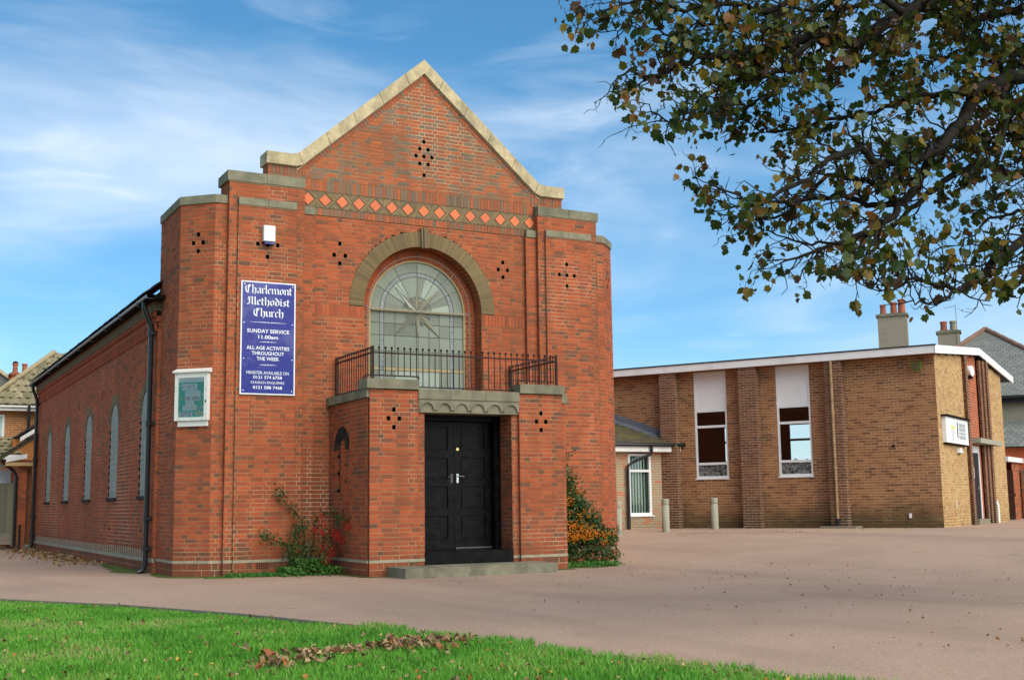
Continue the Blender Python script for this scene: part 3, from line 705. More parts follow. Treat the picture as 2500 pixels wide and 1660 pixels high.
# corbelled eaves: string, dentils, brick, cogged course, stone band
ev = MB()
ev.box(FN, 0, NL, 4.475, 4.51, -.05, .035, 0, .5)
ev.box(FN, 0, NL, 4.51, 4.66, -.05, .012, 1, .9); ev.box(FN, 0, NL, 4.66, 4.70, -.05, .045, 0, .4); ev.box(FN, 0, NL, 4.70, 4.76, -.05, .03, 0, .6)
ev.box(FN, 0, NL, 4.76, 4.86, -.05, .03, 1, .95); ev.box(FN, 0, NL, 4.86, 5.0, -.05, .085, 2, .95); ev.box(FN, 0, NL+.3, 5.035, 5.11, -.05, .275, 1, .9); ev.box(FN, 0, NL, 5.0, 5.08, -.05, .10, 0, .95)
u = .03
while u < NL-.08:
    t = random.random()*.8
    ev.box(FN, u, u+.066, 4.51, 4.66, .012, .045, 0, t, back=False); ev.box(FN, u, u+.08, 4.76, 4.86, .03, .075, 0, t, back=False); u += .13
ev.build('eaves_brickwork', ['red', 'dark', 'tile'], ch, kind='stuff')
for y in wins:                             # lancet windows
    c = NU(y); w = MB()
    pts = [(c-ww, wsill), (c+ww, wsill)]+arc(c, wspr, ww, 0, 180, 14)
    wo = w.prism(FN, pts, -.10, -.012, 0).build('lancet_window', ['greyglass'], ch)
    m_ = MB()
    for i in range(1, 6): m_.box(FN, c-ww+i*ww/3-.004, c-ww+i*ww/3+.004, wsill, wspr+ww*.8*math.sin(math.acos(min(1, abs(-1+i/3)))), -.012, -.004, 0)
    zz = wsill+.12
    while zz < wspr: m_.box(FN, c-ww+.01, c+ww-.01, zz-.004, zz+.004, -.012, -.005, 0); zz += .12
    m_.build('window_guard', ['wire'], wo)
    MB().box(FN, c-ww-.06, c+ww+.06, wsill-.07, wsill, -.1, .05, 0, .9).build('window_sill', ['darktile'], ch)
    rg = MB(); ring(rg, FN, c, wspr, ww+.006, ww+.225, 0, 180, 22, -.06, .006, .08, 0, lambda: random.uniform(.5, 1)); rg.build('window_arch', ['tile'], ch)
    tt = MB(); zz = wsill+.04; k_ = 0
    while zz < wspr-.1:
        tt.box(FN, c-ww-.055, c-ww+.004, zz, zz+.07, -.02, .004, 0); k_ += 1
        if random.random() < .35: tt.box(FN, c+ww-.004, c+ww+.05, zz+.075, zz+.14, -.02, .012, 1)
        zz += .15
    tt.build('jamb_toothing', ['dark', 'plinth'], ch)
    jb = MB(); jb.box(FN, c-ww-.006, c-ww, wsill, wspr, -.16, -.006, 0, .4); jb.box(FN, c+ww, c+ww+.006, wsill, wspr, -.16, -.006, 0, .4); jb.build('window_jamb', ['red'], ch)
# roof of the nave: courses of dark tiles
EX, EZ, RX, RZ = NX-.29, 5.15, CX, 9.25
rf = MB(); sl = math.hypot(RX-EX, RZ-EZ); dx, dz = (RX-EX)/sl, (RZ-EZ)/sl
for i in range(24):
    a, b = sl*i/24, sl*(i+1)/24+.06
    lift = .035
    y = NY0+.02
    nc = 1
    while y < NY1:
        y2 = min(y+.33, NY1+.25); j = random.uniform(-.006, .006)
        p = [(EX+dx*a, y, EZ+dz*a+lift+j), (EX+dx*a, y2-.01, EZ+dz*a+lift+j), (EX+dx*b, y2-.01, EZ+dz*b+.005), (EX+dx*b, y, EZ+dz*b+.005)]
        q = [(v[0], v[1], v[2]-.03) for v in p]; t = random.random()
        rf.add(p+q, [(0, 3, 2, 1), (0, 1, 5, 4), (0, 4, 7, 3), (1, 2, 6, 5)], 0, t)
        y = y2
rf.build('nave_roof', ['darktile'], ch, kind='stuff')
rb = MB(); rb.add([(EX, NY0, EZ-.02), (RX, NY0, RZ-.02), (RX, NY1+.2, RZ-.02), (EX, NY1+.2, EZ-.02), (2*RX-EX, NY0, EZ-.02), (2*RX-EX, NY1+.2, EZ-.02)], [(0, 1, 2, 3), (1, 4, 5, 2)])
rb.wbox(2*CX-NX-.2, 2*CX-NX, NY0, NY1, 0, 5.1); rb.wbox(NX, 2*CX-NX, NY1-.02, NY1+.2, 0, 5.1)
rb.prism(WF, [(NX, 5.1), (2*CX-NX, 5.1), (CX, 9.2)], -NY1-.2, -NY1)
rb.build('nave_shell', ['gable'], ch)
# gutter and downpipes of the nave
gt = MB(); GX = NX-.23
prof = [(GX-.065*math.cos(a), 5.10-.065*math.sin(a)) for a in [math.pi*i/8 for i in range(9)]]
for y0, y1 in ((3.55, NY1+.25),):
    for (xa, za), (xb, zb) in zip(prof, prof[1:]):
        gt.quad((xa, y0, za), (xb, y0, zb), (xb, y1, zb), (xa, y1, za))
    gt.add([(x, y0, z) for x, z in prof], [tuple(range(9))]); gt.add([(x, y1, z) for x, z in prof], [tuple(range(8, -1, -1))])
gt.wbox(GX-.07, GX+.07, 3.55, 3.58, 5.03, 5.10)
y = 4.5
while y < NY1: gt.tube([(GX, y-.03, 5.085), (GX, y+.03, 5.085)], .072, 10); y += 1.8
gt.build('gutter', ['gutter'], ch, smooth=False)
def downpipe(parent, y, xw, ztop, zbot, sw, mname='pipe', r=.048):
    p = MB(); x1 = xw-.09
    p.tube([(GX, y, 5.04), (GX, y, 4.92), (GX+.03, y, 4.84), (x1-.02, y-sw, 4.62), (x1, y-sw, 4.52), (x1, y-sw, zbot+.15), (x1-.05, y-sw, zbot+.06), (x1-.14, y-sw, zbot+.03)], r, 12)
    for z in (4.45, 2.75, 1.0, .45): p.tube([(x1, y-sw, z-.05), (x1, y-sw, z+.05)], r*1.35, 12); p.wbox(x1-.02, xw, y-sw-.10, y-sw+.10, z-.03, z+.02)
    return p.build('downpipe', [mname], parent, smooth=False)
downpipe(ch, 4.05, NX, 5, 0, .0); downpipe(ch, 20.9, NX, 5, 0, 0)
# rear vestry, low wing at the end of the nave
ve = thing('vestry', 'low brick vestry with tiled lean-to roof at the back of the church', 'annexe', (-2.9, 21.4, 0))
bv = Bricks(ve, ['red', 'orange'], 120)
FV = Fr((0, 21.32, 0), (1, 0))
panel(bv, FV, -3.2, -2.95, 0, 2.75, 0, 0, 0, 'flem'); panel(bv, FV, -2.95, -2.78, 0, 2.75, -.22, 0, 0, 'head', tone=.9); panel(bv, FV, -2.78, -2.62, 0, 3.2, 0, 0, 0, 'head')
panel(bv, Fr((-3.2, 24, 0), (0, -1)), 0, 2.68, 0, 2.6, 0, 0, 0, 'flem')
bv.finish(); bv.back.build('wall_core', ['mortar', 'dark'], ve)
mb = MB(); mb.add([(-3.75, 21.0, 2.80), (-2.55, 21.0, 3.62), (-2.55, 24, 3.62), (-3.75, 24, 2.80), (-3.75, 21.0, 2.72), (-2.55, 21.0, 3.54), (-2.55, 24, 3.54), (-3.75, 24, 2.72)], [(0, 1, 2, 3), (0, 4, 5, 1), (0, 3, 7, 4), (7, 6, 5, 4)], 0, .5)
for i in range(5):
    a = i/5; x = -3.75+1.2*a; z = 2.80+.82*a
    for j in range(9):
        mb.add([(x, 21.0+j*.33, z+.045), (x, 21.31+j*.33, z+.045), (x+.27, 21.31+j*.33, z+.19), (x+.27, 21.0+j*.33, z+.19), (x, 21.0+j*.33, z), (x, 21.31+j*.33, z)], [(0, 3, 2, 1), (0, 1, 5, 4)], 0, random.random())
mb.build('roof', ['rooftile'], ve)
MB().prism(WF, [(-3.6, 2.66), (-3.0, 2.78), (-3.0, 2.92), (-3.6, 2.79)], -21.06, -21.02).build('bargeboard', ['fascia'], ve)
MB().wbox(-3.62, -2.75, 21.05, 21.3, 2.55, 2.66).build('soffit', ['buff'], ve)
MB().tube([(-3.72, 21.05, 2.72), (-3.62, 21.1, 2.6), (-3.35, 21.2, 2.4), (-3.27, 21.22, 2.25), (-3.27, 21.22, .1)], .05, 10).build('downpipe', ['pipe'], ve)
MB().wbox(-2.98, -2.72, 21.0, 21.3, 0, .16).build('doorstep', ['concrete'], ve)
MB().tube([(-3.12, 21.25, .05), (-3.12, 21.25, .75)], .035, 8).build('drain_pipe', ['pipe'], ve)

# --- porch
FP = Fr((0, 0, 0), (1, 0)); FPi = Fr((0, .06, 0), (1, 0)); FL0 = Fr((0, 2.05, 0), (0, -1)); FRt = Fr((3.87, 0, 0), (0, 1))
hp = putlogs(bx, FP, [(.46, 2.81), (.36, 2.66), (.56, 2.66), (.46, 2.51), (3.33, 2.80), (3.235, 2.65), (3.425, 2.65), (3.33, 2.50)], Z0)
base(FP, .02, .91, cand=True); panel(bx, FP, .02, .91, Z0, 3.14, 0, 0, 0, 'flem', holes=hp, cand=True, pd=.13)
base(FP, 2.88, 3.77, cand=True); panel(bx, FP, 2.88, 3.77, Z0, 3.14, 0, 0, 0, 'flem', holes=hp, cand=True, pd=.13, phase=1)
for a, b, top in ((.91, 1.05, 2.75), (2.75, 2.88, 2.75), (3.77, 3.87, 2.98)):
    base(FPi, a, b, cand=True); panel(bx, FPi, a, b, Z0, top, 0, 0, 0, 'head', cand=True)
ret(.02, 0, .06, 0, 3.14, -1); ret(2.88, 0, .06, 0, 3.14, -1); ret(3.77, 0, .06, 0, 3.14, 1); ret(.91, 0, .06, 0, 3.14, 1)
wall(FL0, .0+1.13, 2.05-.06, 2.99, i1=.016)               # proud strip of the left side
FLp = Fr((.035, 2.05, 0), (0, -1))
lc = 2.05-1.37; LW = .17
hl = [lancet(lc, LW, 2.22, 1.40)]
panel(bx, FLp, 0, 1.13, 0, .23, 0, 0, 0, ch=.115); bands.append((FLp, 0, 1.13, 0)); panel(bx, FLp, 0, 1.13, Z0, 2.99, 0, 0, 0, 'flem', holes=hl, pd=.15)
panel(bx, FLp, lc-LW, lc+LW, 1.40, 2.42, -.028, 0, 0, 'head', tone=.0, pd=.02)
lr = MB(); ring(lr, FLp, lc, 2.20, LW+.005, LW+.20, -8, 188, 19, -.04, .012, .08, 0, lambda: random.uniform(.6, 1)); lr.build('blind_window_arch', ['darktile'], ch)
for z in (1.42, 1.72, 2.02):
    MB().box(FLp, lc-LW-.045, lc-LW, z, z+.06, -.05, .003, 0).build('jamb_notch', ['dark'], ch)
    MB().box(FLp, lc+LW, lc+LW+.045, z+.15, z+.21, -.05, .003, 0).build('jamb_notch', ['dark'], ch)
base(FRt, .06, 2.05); panel(bx, FRt, .06, 2.05, Z0, 2.99, 0, 0, 0, 'flem')
# reveals and the door recess
JY = .50; FJr = Fr((2.75, JY, 0), (0, -1)); FJl = Fr((1.05, .06, 0), (0, 1))
panel(bx, FJr, 0, JY-.06, 0.0, 2.75, 0, 0, 0, 'flem', i1=.016, pd=.3); panel(bx, FJl, 0, JY-.06, 0, 2.75, 0, 0, 0, 'flem', i0=.016)
pc = MB(); pc.wbox(.06, 1.0, .10, .5, 0, 3.0); pc.wbox(2.8, 3.8, .10, .5, 0, 3.0); pc.wbox(.06, 3.82, .5, 2.0, 2.80, 3.08); pc.wbox(1.0, 2.8, .12, .5, 2.78, 3.08); pc.wbox(.06, 3.8, .74, .80, 0, 2.9)
pc.build('porch_core', ['gable'], ch)
rfp = MB(); rfp.wbox(.1, 3.78, .2, 2.04, 3.085, 3.12); rfp.build('porch_roof', ['felt'], ch)
# porch copings
for nm, x0, x1, y0, y1, z0, z1 in (('a', -.045, .905, -.045, .36, 3.14, 3.305), ('b', 2.885, 3.80, -.045, .36, 3.14, 3.305)):
    MB().wbox(x0, x1, y0, y1, z0, z1).build('coping_stone', ['green'], ch)
for y0, y1 in ((.02, .80), (.806, 1.40), (1.406, 2.04)):
    MB().wbox(-.03, .30, y0, y1, 2.99, 3.136).build('coping_stone', ['green'], ch); MB().wbox(3.57, 3.90, y0, y1, 2.99, 3.136).build('coping_stone', ['green'], ch)
for a, b in ((.909, 1.515), (1.521, 2.20), (2.206, 2.881)): MB().wbox(a, b, -.02, .30, 2.985, 3.155).build('coping_stone', ['green'], ch)
# carved lintel with six blind arches
li = MB(); li.wbox(.915, 2.877, .02, .46, 2.755, 2.983)
lw = (2.877-.915)/6
for i in range(6):
    c = .915+lw*(i+.5); r0, r1 = lw*.37, lw*.46
    li.prism(FP, arc(c, 2.80, r1, 0, 180, 12)+arc(c, 2.80, r0, 180, 0, 12), -.03, .012)
    # field around the arches stands proud
    a, b = .915+lw*i+.001, .915+lw*(i+1)-.001
    P_ = arc(c, 2.80, r1+.001, 0, 180, 12)
    li.prism(FP, [(a, 2.983), (a, 2.80), (c-r1-.001, 2.80)]+P_[::-1][1:-1]+[(c+r1+.001, 2.80), (b, 2.80), (b, 2.983)], -.03, .004)
lo = li.build('lintel', ['green'], ch)
# steps
MB().wbox(.32, 3.16, -.80, -.005, 0, .165).build('door_step', ['green'], ch)
MB().wbox(1.053, 2.747, .035, .70, .0, .385).build('threshold', ['black'], ch)
# door frame and leaves
DY = .66
df = MB(); df.wbox(1.053, 1.16, .50, .74, .385, 2.75); df.wbox(2.63, 2.747, .50, .74, .385, 2.75); df.wbox(1.16, 2.63, .50, .74, 2.66, 2.75); df.build('door_frame', ['black'], ch)
FD = Fr((0, DY, 0), (1, 0))
for k, (a, b) in enumerate(((1.163, 1.892), (1.898, 2.627))):
    d = MB(); d.box(FD, a, b, .40, 2.655, -.055, -.026)
    st_ = .12
    d.box(FD, a, a+st_, .40, 2.655, -.018, 0); d.box(FD, b-st_, b, .40, 2.655, -.018, 0)
    for z in (.40, .98, 1.50, 2.01, 2.555): d.box(FD, a+st_, b-st_, z, z+(.16 if z == .40 else .11), -.018, -.001)
    do = d.build('door', ['black'], ch, label='left door leaf with four recessed panels' if k == 0 else 'right door leaf with lever handle and brass lock')
    for z0, z1 in ((.56, .98), (1.09, 1.50), (1.61, 2.01), (2.12, 2.555)):
        pn = MB(); pn.box(FD, a+st_+.03, b-st_-.03, z0+.04, z1-.03, -.03, -.011); pn.box(FD, a+st_+.002, b-st_-.002, z0+.001, z0+.02, -.018, .006); pn.build('door_panel', ['black'], do)
    x = b-.05 if k == 0 else a+.06
    hb_ = MB(); hb_.box(FD, x-.02, x+.02, 1.56, 1.72, 0, .008)
    hb_.tube([(x, DY-.01, 1.68), (x, DY-.055, 1.68), (x+(-.10 if k == 0 else .11), DY-.058, 1.675 if k else 1.66)], .010, 8); hb_.build('door_handle', ['chrome' if k else 'gutter'], do)
    if k: MB().tube([(x, DY, 2.16), (x, DY-.014, 2.16)], .028, 12).build('door_lock', ['brass'], do)
MB().wbox(1.9, 2.62, DY-.045, DY-.005, .40, .425).build('weather_bar', ['gutter'], ch)

# --- plinth bands
pb_ = MB()
for fr, a, b, n in bands:
    top = .275; pb_.box(fr, a, b, .228 if fr is not FN else .20, top, n-.02, n+.006)
pb_.build('plinth_band', ['plinth'], ch)
bm_ = MB()
for b in beds: bm_.wbox(*b)
for s_ in (-1, 1):
    for t0, t1 in ((CX+s_*.02, CX+s_*2.58),):
        zf = lambda x: AZ-abs(x-CX)*SL
        pts = [(t0, zf(t0)-.022), (t1, zf(t1)-.022), (t1, zf(t1)+.003), (t0, zf(t0)+.003)]
        bm_.prism(WF, pts if s_ > 0 else pts[::-1], -2.10, -2.028)
    a, b = sorted((CX+s_*2.56, CX+s_*3.14)); bm_.wbox(a, b, 2.03, 2.06, 7.412, 7.427)
bm_.build('bedding_mortar', ['mortarp'], ch)
# --- arched window
wn = MB(); FWn = Fr((0, 2.05+RY+.035, 0), (1, 0)); WB = 3.10
fw_ = arc(CX, AC, WR, 0, 180, 40); fi_ = arc(CX, AC, WR-.035, 180, 0, 40)
wn.prism(FWn, [(CX+WR-.035, WB), (CX+WR, WB)]+fw_+[(CX-WR, WB), (CX-WR+.035, WB)]+fi_, -.06, .03)
wo = wn.build('arched_window', ['tilejoint'], ch)
gr_ = WR-.035
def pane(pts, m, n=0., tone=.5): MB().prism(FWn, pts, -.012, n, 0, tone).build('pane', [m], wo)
def pol(r, a): return (CX+r*math.cos(R(a)), AC+r*math.sin(R(a)))
def sect(ra, rb, a0, a1, k=3):
    return [pol(ra, a0)]+[pol(rb, a0+(a1-a0)*i/k) for i in range(k+1)]+([pol(ra, a1-(a1-a0)*i/k) for i in range(k)] if ra > 0 else [])
cm = MB(); rads = [.30, .52, .70, .785, gr_]
for i in range(12):                        # upper half: sectors and rings
    a0, a1 = i*15, (i+1)*15
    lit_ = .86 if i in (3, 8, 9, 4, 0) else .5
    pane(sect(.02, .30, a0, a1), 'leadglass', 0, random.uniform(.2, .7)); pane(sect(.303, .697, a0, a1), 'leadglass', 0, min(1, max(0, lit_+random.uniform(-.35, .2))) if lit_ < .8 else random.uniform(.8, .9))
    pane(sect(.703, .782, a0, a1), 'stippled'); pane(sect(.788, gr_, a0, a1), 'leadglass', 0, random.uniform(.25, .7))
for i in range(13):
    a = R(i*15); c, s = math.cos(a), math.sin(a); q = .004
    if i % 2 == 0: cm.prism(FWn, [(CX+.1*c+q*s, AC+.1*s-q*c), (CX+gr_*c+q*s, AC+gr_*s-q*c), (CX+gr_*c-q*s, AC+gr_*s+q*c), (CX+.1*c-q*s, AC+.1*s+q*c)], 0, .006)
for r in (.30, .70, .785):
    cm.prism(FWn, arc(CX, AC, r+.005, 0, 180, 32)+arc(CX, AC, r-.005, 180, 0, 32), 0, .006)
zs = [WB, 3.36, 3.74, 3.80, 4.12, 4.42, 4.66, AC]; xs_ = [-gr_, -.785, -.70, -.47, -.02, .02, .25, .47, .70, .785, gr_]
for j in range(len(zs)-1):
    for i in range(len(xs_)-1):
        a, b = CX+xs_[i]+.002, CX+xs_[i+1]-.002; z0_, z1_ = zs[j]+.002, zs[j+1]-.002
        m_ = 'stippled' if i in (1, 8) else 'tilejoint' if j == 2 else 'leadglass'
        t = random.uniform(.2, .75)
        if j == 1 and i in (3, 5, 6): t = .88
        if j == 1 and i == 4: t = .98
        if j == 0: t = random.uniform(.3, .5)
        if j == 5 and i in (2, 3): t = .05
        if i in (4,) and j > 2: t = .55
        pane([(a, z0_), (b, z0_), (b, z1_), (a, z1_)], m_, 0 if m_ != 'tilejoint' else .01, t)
for x in xs_[1:-1]: cm.box(FWn, CX+x-.004, CX+x+.004, WB, AC, 0, .006)
for z in zs[1:]: cm.box(FWn, CX-gr_, CX+gr_, z-.004, z+.004, 0, .007)
cm.build('lead_came', ['came'], wo)
sb = MB()                                  # compass star in coloured glass
for k, (ang, ln) in enumerate([(i*22.5, [.50, .30, .66, .30][i % 4]) for i in range(16)]):
    a = R(ang); wd = (.06 if k % 4 == 2 else .045) if k % 2 == 0 else .03; ba = .16
    tip = (CX+ln*math.cos(a), AC+ln*math.sin(a)); cen = (CX+.02*math.cos(a), AC+.02*math.sin(a))
    lf = (CX+ba*math.cos(a)-wd*math.sin(a), AC+ba*math.sin(a)+wd*math.cos(a)); rg_ = (CX+ba*math.cos(a)+wd*math.sin(a), AC+ba*math.sin(a)-wd*math.cos(a))
    n_ = .009+.0006*k
    sb.prism(FWn, [cen, tip, lf], 0, n_, 2 if k == 6 else 0 if k in (14, 2, 4, 12) else 1); sb.prism(FWn, [cen, rg_, tip], 0, n_+.0003, 1)
sb.build('compass_star', ['starlight', 'stardark', 'starwhite'], wo)
MB().box(FWn, CX-gr_, CX+gr_, AC-.012, AC+.03, .008, .05).build('transom', ['tilejoint'], wo)
gd = MB(); FG = Fr((0, 2.05+RY-.08, 0), (1, 0)); GR = 1.08; q = .002     # wire guard in front of the glass
z = WB+.06
while z < AC+GR-.02:
    h = GR if z <= AC else math.sqrt(GR**2-(z-AC)**2); gd.box(FG, CX-h, CX+h, z-q/2, z+q/2, -q, 0); z += .085
for i in range(-4, 5):
    x = i*.235; zt = AC+math.sqrt(GR**2-x*x); gd.box(FG, CX+x-q/2, CX+x+q/2, WB, zt, -q*2, -q)
op = [(CX+GR, 2.27, WB)]+[(CX+GR*math.cos(R(180*i/40)), 2.27, AC+GR*math.sin(R(180*i/40))) for i in range(41)]+[(CX-GR, 2.27, WB)]
gd.tube(op, .006, 6); gd.tube([(CX-GR, 2.265, AC), (CX+GR, 2.265, AC)], .010, 6)
for a in (45, 68, 90, 112, 135, 20, 160, 2, 178): gd.tube([(CX+GR*math.cos(R(a)), 2.26, AC+GR*math.sin(R(a))), (CX+(GR+.06)*math.cos(R(a)), 2.33, AC+(GR+.06)*math.sin(R(a)))], .010, 6)
for s_ in (-1, 1):
    a = R(90+s_*43); gd.tube([(CX, 2.268, AC), (CX+GR*math.cos(a), 2.268, AC+GR*math.sin(a))], .006, 6)
gd.build('window_guard', ['wire'], wo)
# --- railing on the porch roof
rl = bpy.data.objects.new('railing', None); COL.objects.link(rl); rl.parent = ch; rl.location = (0, 0, 0)
RX0, RX1, RYf, RYb = .15, 3.78, .20, 2.0
def bar(x, y, z0, z1):
    m_ = MB(); m_.tube([(x, y, z0), (x, y, z1)], .0085, 6); m_.lathe((x, y, z1-.01), [(.004, 0), (.02, .012), (.024, .028), (.016, .045), (.002, .05)], 8); return m_
def stepz(x): return 3.385 if x < 1.01 or x > 2.95 else 3.205
cache = {}
def putbar(x, y, z0, z1):
    kz = (round(z0, 2), round(z1, 2))
    if kz not in cache: cache[kz] = bar(0, 0, kz[0], kz[1]).mesh('bar', ['iron'])
    o = bpy.data.objects.new('bar', cache[kz]); COL.objects.link(o); o.parent = rl; o.location = Vector((x, y, 0))-wl(rl)
n_ = 31
for i in range(1, n_):
    x = RX0+(RX1-RX0)*i/n_; putbar(x, RYf, stepz(x), 3.85)
for i in range(1, 16):
    y = RYf+(RYb-RYf)*i/16; putbar(RX0, y, 3.19, 3.85); putbar(RX1, y, 3.19, 3.85)
for x, y, zb in ((RX0, RYf, 3.30), (RX1, RYf, 3.30), (RX0, RYb, 3.13), (RX1, RYb, 3.13)):
    MB().wbox(x-.02, x+.02, y-.02, y+.02, zb, 3.89).build('post', ['iron'], rl)
rr = MB(); rr.wbox(RX0, RX1, RYf-.011, RYf+.011, 3.765, 3.79); rr.build('top_rail', ['iron'], rl)
for x in (RX0, RX1): MB().wbox(x-.011, x+.011, RYf, RYb, 3.765, 3.79).build('top_rail', ['iron'], rl)
q = .011
br_ = MB(); br_.wbox(RX0-.12, 1.01, RYf-q, RYf+q, 3.375, 3.397); br_.wbox(1.0-q, 1.0+q, RYf-q+.001, RYf+q-.001, 3.195, 3.396); br_.wbox(1.0, 2.96, RYf-q, RYf+q, 3.195, 3.217)
br_.wbox(2.96-q, 2.96+q, RYf-q+.001, RYf+q-.001, 3.196, 3.396); br_.wbox(2.96, RX1-.05, RYf-q, RYf+q, 3.375, 3.397); br_.tube([(RX0-.11, RYf, 3.386), (RX0-.16, RYf, 3.35), (RX0-.16, RYf, 3.31)], .011, 6); br_.build('bottom_rail', ['iron'], rl)
for x in (RX0, RX1): MB().wbox(x-.011, x+.011, RYf+.02, RYb, 3.18, 3.20).build('bottom_rail', ['iron'], rl)
ra = bx.tiles; ra.build('raking_bricks', ['red', 'gable'], ch, kind='stuff')
bx.finish()
bx.back.build('wall_core', ['mortar', 'dark'], ch)

# ================================================================== SIGNS ON THE CHURCH
NIB = {
 'i': ([[(-.4, 4.9), (0, 4.4), (0, .6), (.45, .1)], [(-.3, 6.6), (.25, 6.1)]], 1.5),
 'l': ([[(-.4, 7.9), (0, 7.4), (0, .6), (.45, .1)]], 1.45),
 'n': ([[(-.4, 4.9), (0, 4.4), (0, .6), (.4, .1)], [(.1, 4.2), (1.3, 5), (2, 4.3), (2, .6), (2.45, .1)]], 3.4),
 'm': ([[(-.4, 4.9), (0, 4.4), (0, .6), (.4, .1)], [(.1, 4.2), (1.3, 5), (2, 4.3), (2, .6), (2.4, .1)], [(2.1, 4.2), (3.3, 5), (4, 4.3), (4, .6), (4.45, .1)]], 5.4),
 'u': ([[(-.4, 4.9), (0, 4.4), (0, .9), (.8, .1), (1.9, .9)], [(1.6, 4.9), (2, 4.4), (2, .6), (2.45, .1)]], 3.4),
 'h': ([[(-.4, 7.9), (0, 7.3), (0, .6), (.4, .1)], [(.1, 4.2), (1.3, 5), (2, 4.2), (2, .6), (1.2, -1.3)]], 3.3),
 'a': ([[(-.1, 4.3), (1, 5), (1.8, 4.3), (1.8, .6), (2.3, .1)], [(1.7, 2.9), (.1, 2.1), (0, 1), (.6, .1), (1.7, .9)]], 3.3),
 'r': ([[(-.4, 4.9), (0, 4.4), (0, .6), (.5, .1)], [(.1, 4.2), (.9, 5), (1.6, 4.4)]], 2.4),
 'e': ([[(1.7, .8), (.8, .1), (0, .9), (0, 4), (.9, 5), (1.8, 4.1), (.1, 2.5)]], 2.8),
 'o': ([[(.9, .1), (0, .9), (0, 4.1), (.9, 5), (1.9, 4.2), (1.9, .9), (.9, .1)]], 3.3),
 't': ([[(.1, 6.6), (0, .8), (.7, .1), (1.3, .6)], [(-.6, 4.8), (1.2, 4.8)]], 2.2),
 'd': ([[(.9, .1), (0, .9), (0, 4.1), (.9, 5), (1.9, 4.2), (1.9, .9), (.9, .1)], [(1.9, 4.2), (-.2, 7.4)]], 3.3),
 's': ([[(1.8, 4.4), (.9, 5), (.1, 4.1), (1.7, 1.3), (.9, .1), (-.1, .8)]], 2.8),
 'c': ([[(1.7, .8), (.8, .1), (0, .9), (0, 4.1), (.9, 5), (1.6, 4.3)]], 2.6),
 'C': ([[(3.2, 1.3), (1.7, .1), (.2, 1.3), (-.3, 4), (.2, 6.6), (1.6, 7.8), (3.2, 6.9)], [(1.5, 7.2), (1.5, 1.2)], [(2.3, 6.9), (2.3, 5.2)]], 4.5),
 'M': ([[(-.7, .6), (.3, .2), (.8, 1.1), (.8, 6.6), (0, 7.4)], [(.9, 6.7), (2.1, 7.8), (2.6, 6.9), (2.6, 1), (3, .3)], [(2.7, 6.7), (3.9, 7.8), (4.4, 6.9), (4.4, .7), (4.9, .1)], [(-.6, 5.2), (.9, 5.4)]], 6.0)}
def blackletter(mb, fr, word, cu, z, width, unit, n, mi=0):
    tot = sum(NIB[c][1] for c in word)-.9; sx = width/tot; x = cu-width/2+.25*sx; nx, ny = .38*sx, .30*unit; k = 0
    for c in word:
        for pl in NIB[c][0]:
            for (xa, ya), (xb, yb) in zip(pl, pl[1:]):
                a = (x+xa*sx, z+ya*unit); b = (x+xb*sx, z+yb*unit)
                pts = [(a[0]-nx, a[1]-ny), (a[0]+nx, a[1]+ny), (b[0]-nx, b[1]-ny), (b[0]+nx, b[1]+ny)]
                # convex hull of the two nib positions
                P = sorted(pts); H = []
                for seq in (P, P[::-1]):
                    h = []
                    for p in seq:
                        while len(h) > 1 and (h[-1][0]-h[-2][0])*(p[1]-h[-2][1])-(h[-1][1]-h[-2][1])*(p[0]-h[-2][0]) <= 0: h.pop()
                        h.append(p)
                    H += h[:-1]
                k += 1; mb.add([fr.P(u, v, n+.00006*(k % 40)) for u, v in H], [tuple(range(len(H)))], mi)
        x += NIB[c][1]*sx
sg = thing('church_sign', 'tall blue sign board with white church name and service times on the left wing', 'sign', (-1.2, 1.84, 3.1))
sx0, sx1, sz0, sz1 = -1.70, -.70, 3.145, 5.17; sc = (sx0+sx1)/2
MB().box(FM, sx0, sx1, sz0, sz1, .012, .036).build('frame', ['paperw'], sg)
MB().box(FM, sx0+.024, sx1-.024, sz0+.024, sz1-.024, .03, .039).build('panel', ['blue'], sg)
def tmb(name, fn, m='paperw'):
    b = MB(); fn(b); b.build(name, [m], sg)
nT = .0405
tmb('heading', lambda b: (blackletter(b, FM, 'Charlemont', sc, 4.955, .84, .0190, nT), blackletter(b, FM, 'Methodist', sc, 4.745, .76, .0185, nT), blackletter(b, FM, 'Church', sc, 4.54, .53, .0190, nT)))
for t, z, w, h, o in (('SUNDAY SERVICE', 4.245, .77, .068, .022), ('11.00am', 4.14, .36, .066, .022), ('ALL AGE ACTIVITIES', 3.945, .78, .064, .018), ('THROUGHOUT', 3.848, .59, .064, .018), ('THE WEEK', 3.752, .41, .064, .018), ('MINISTER AVAILABLE ON', 3.505, .77, .056, .004), ('0121 574 6758', 3.425, .52, .056, .018), ('CHURCH ENQUIRIES', 3.33, .61, .052, .004), ('0121 588 7468', 3.245, .53, .056, .018)):
    b = MB(); put_text(b, FM, t, sc, z, w, h, nT, 0, o); b.build('lettering', ['paperw'], sg)

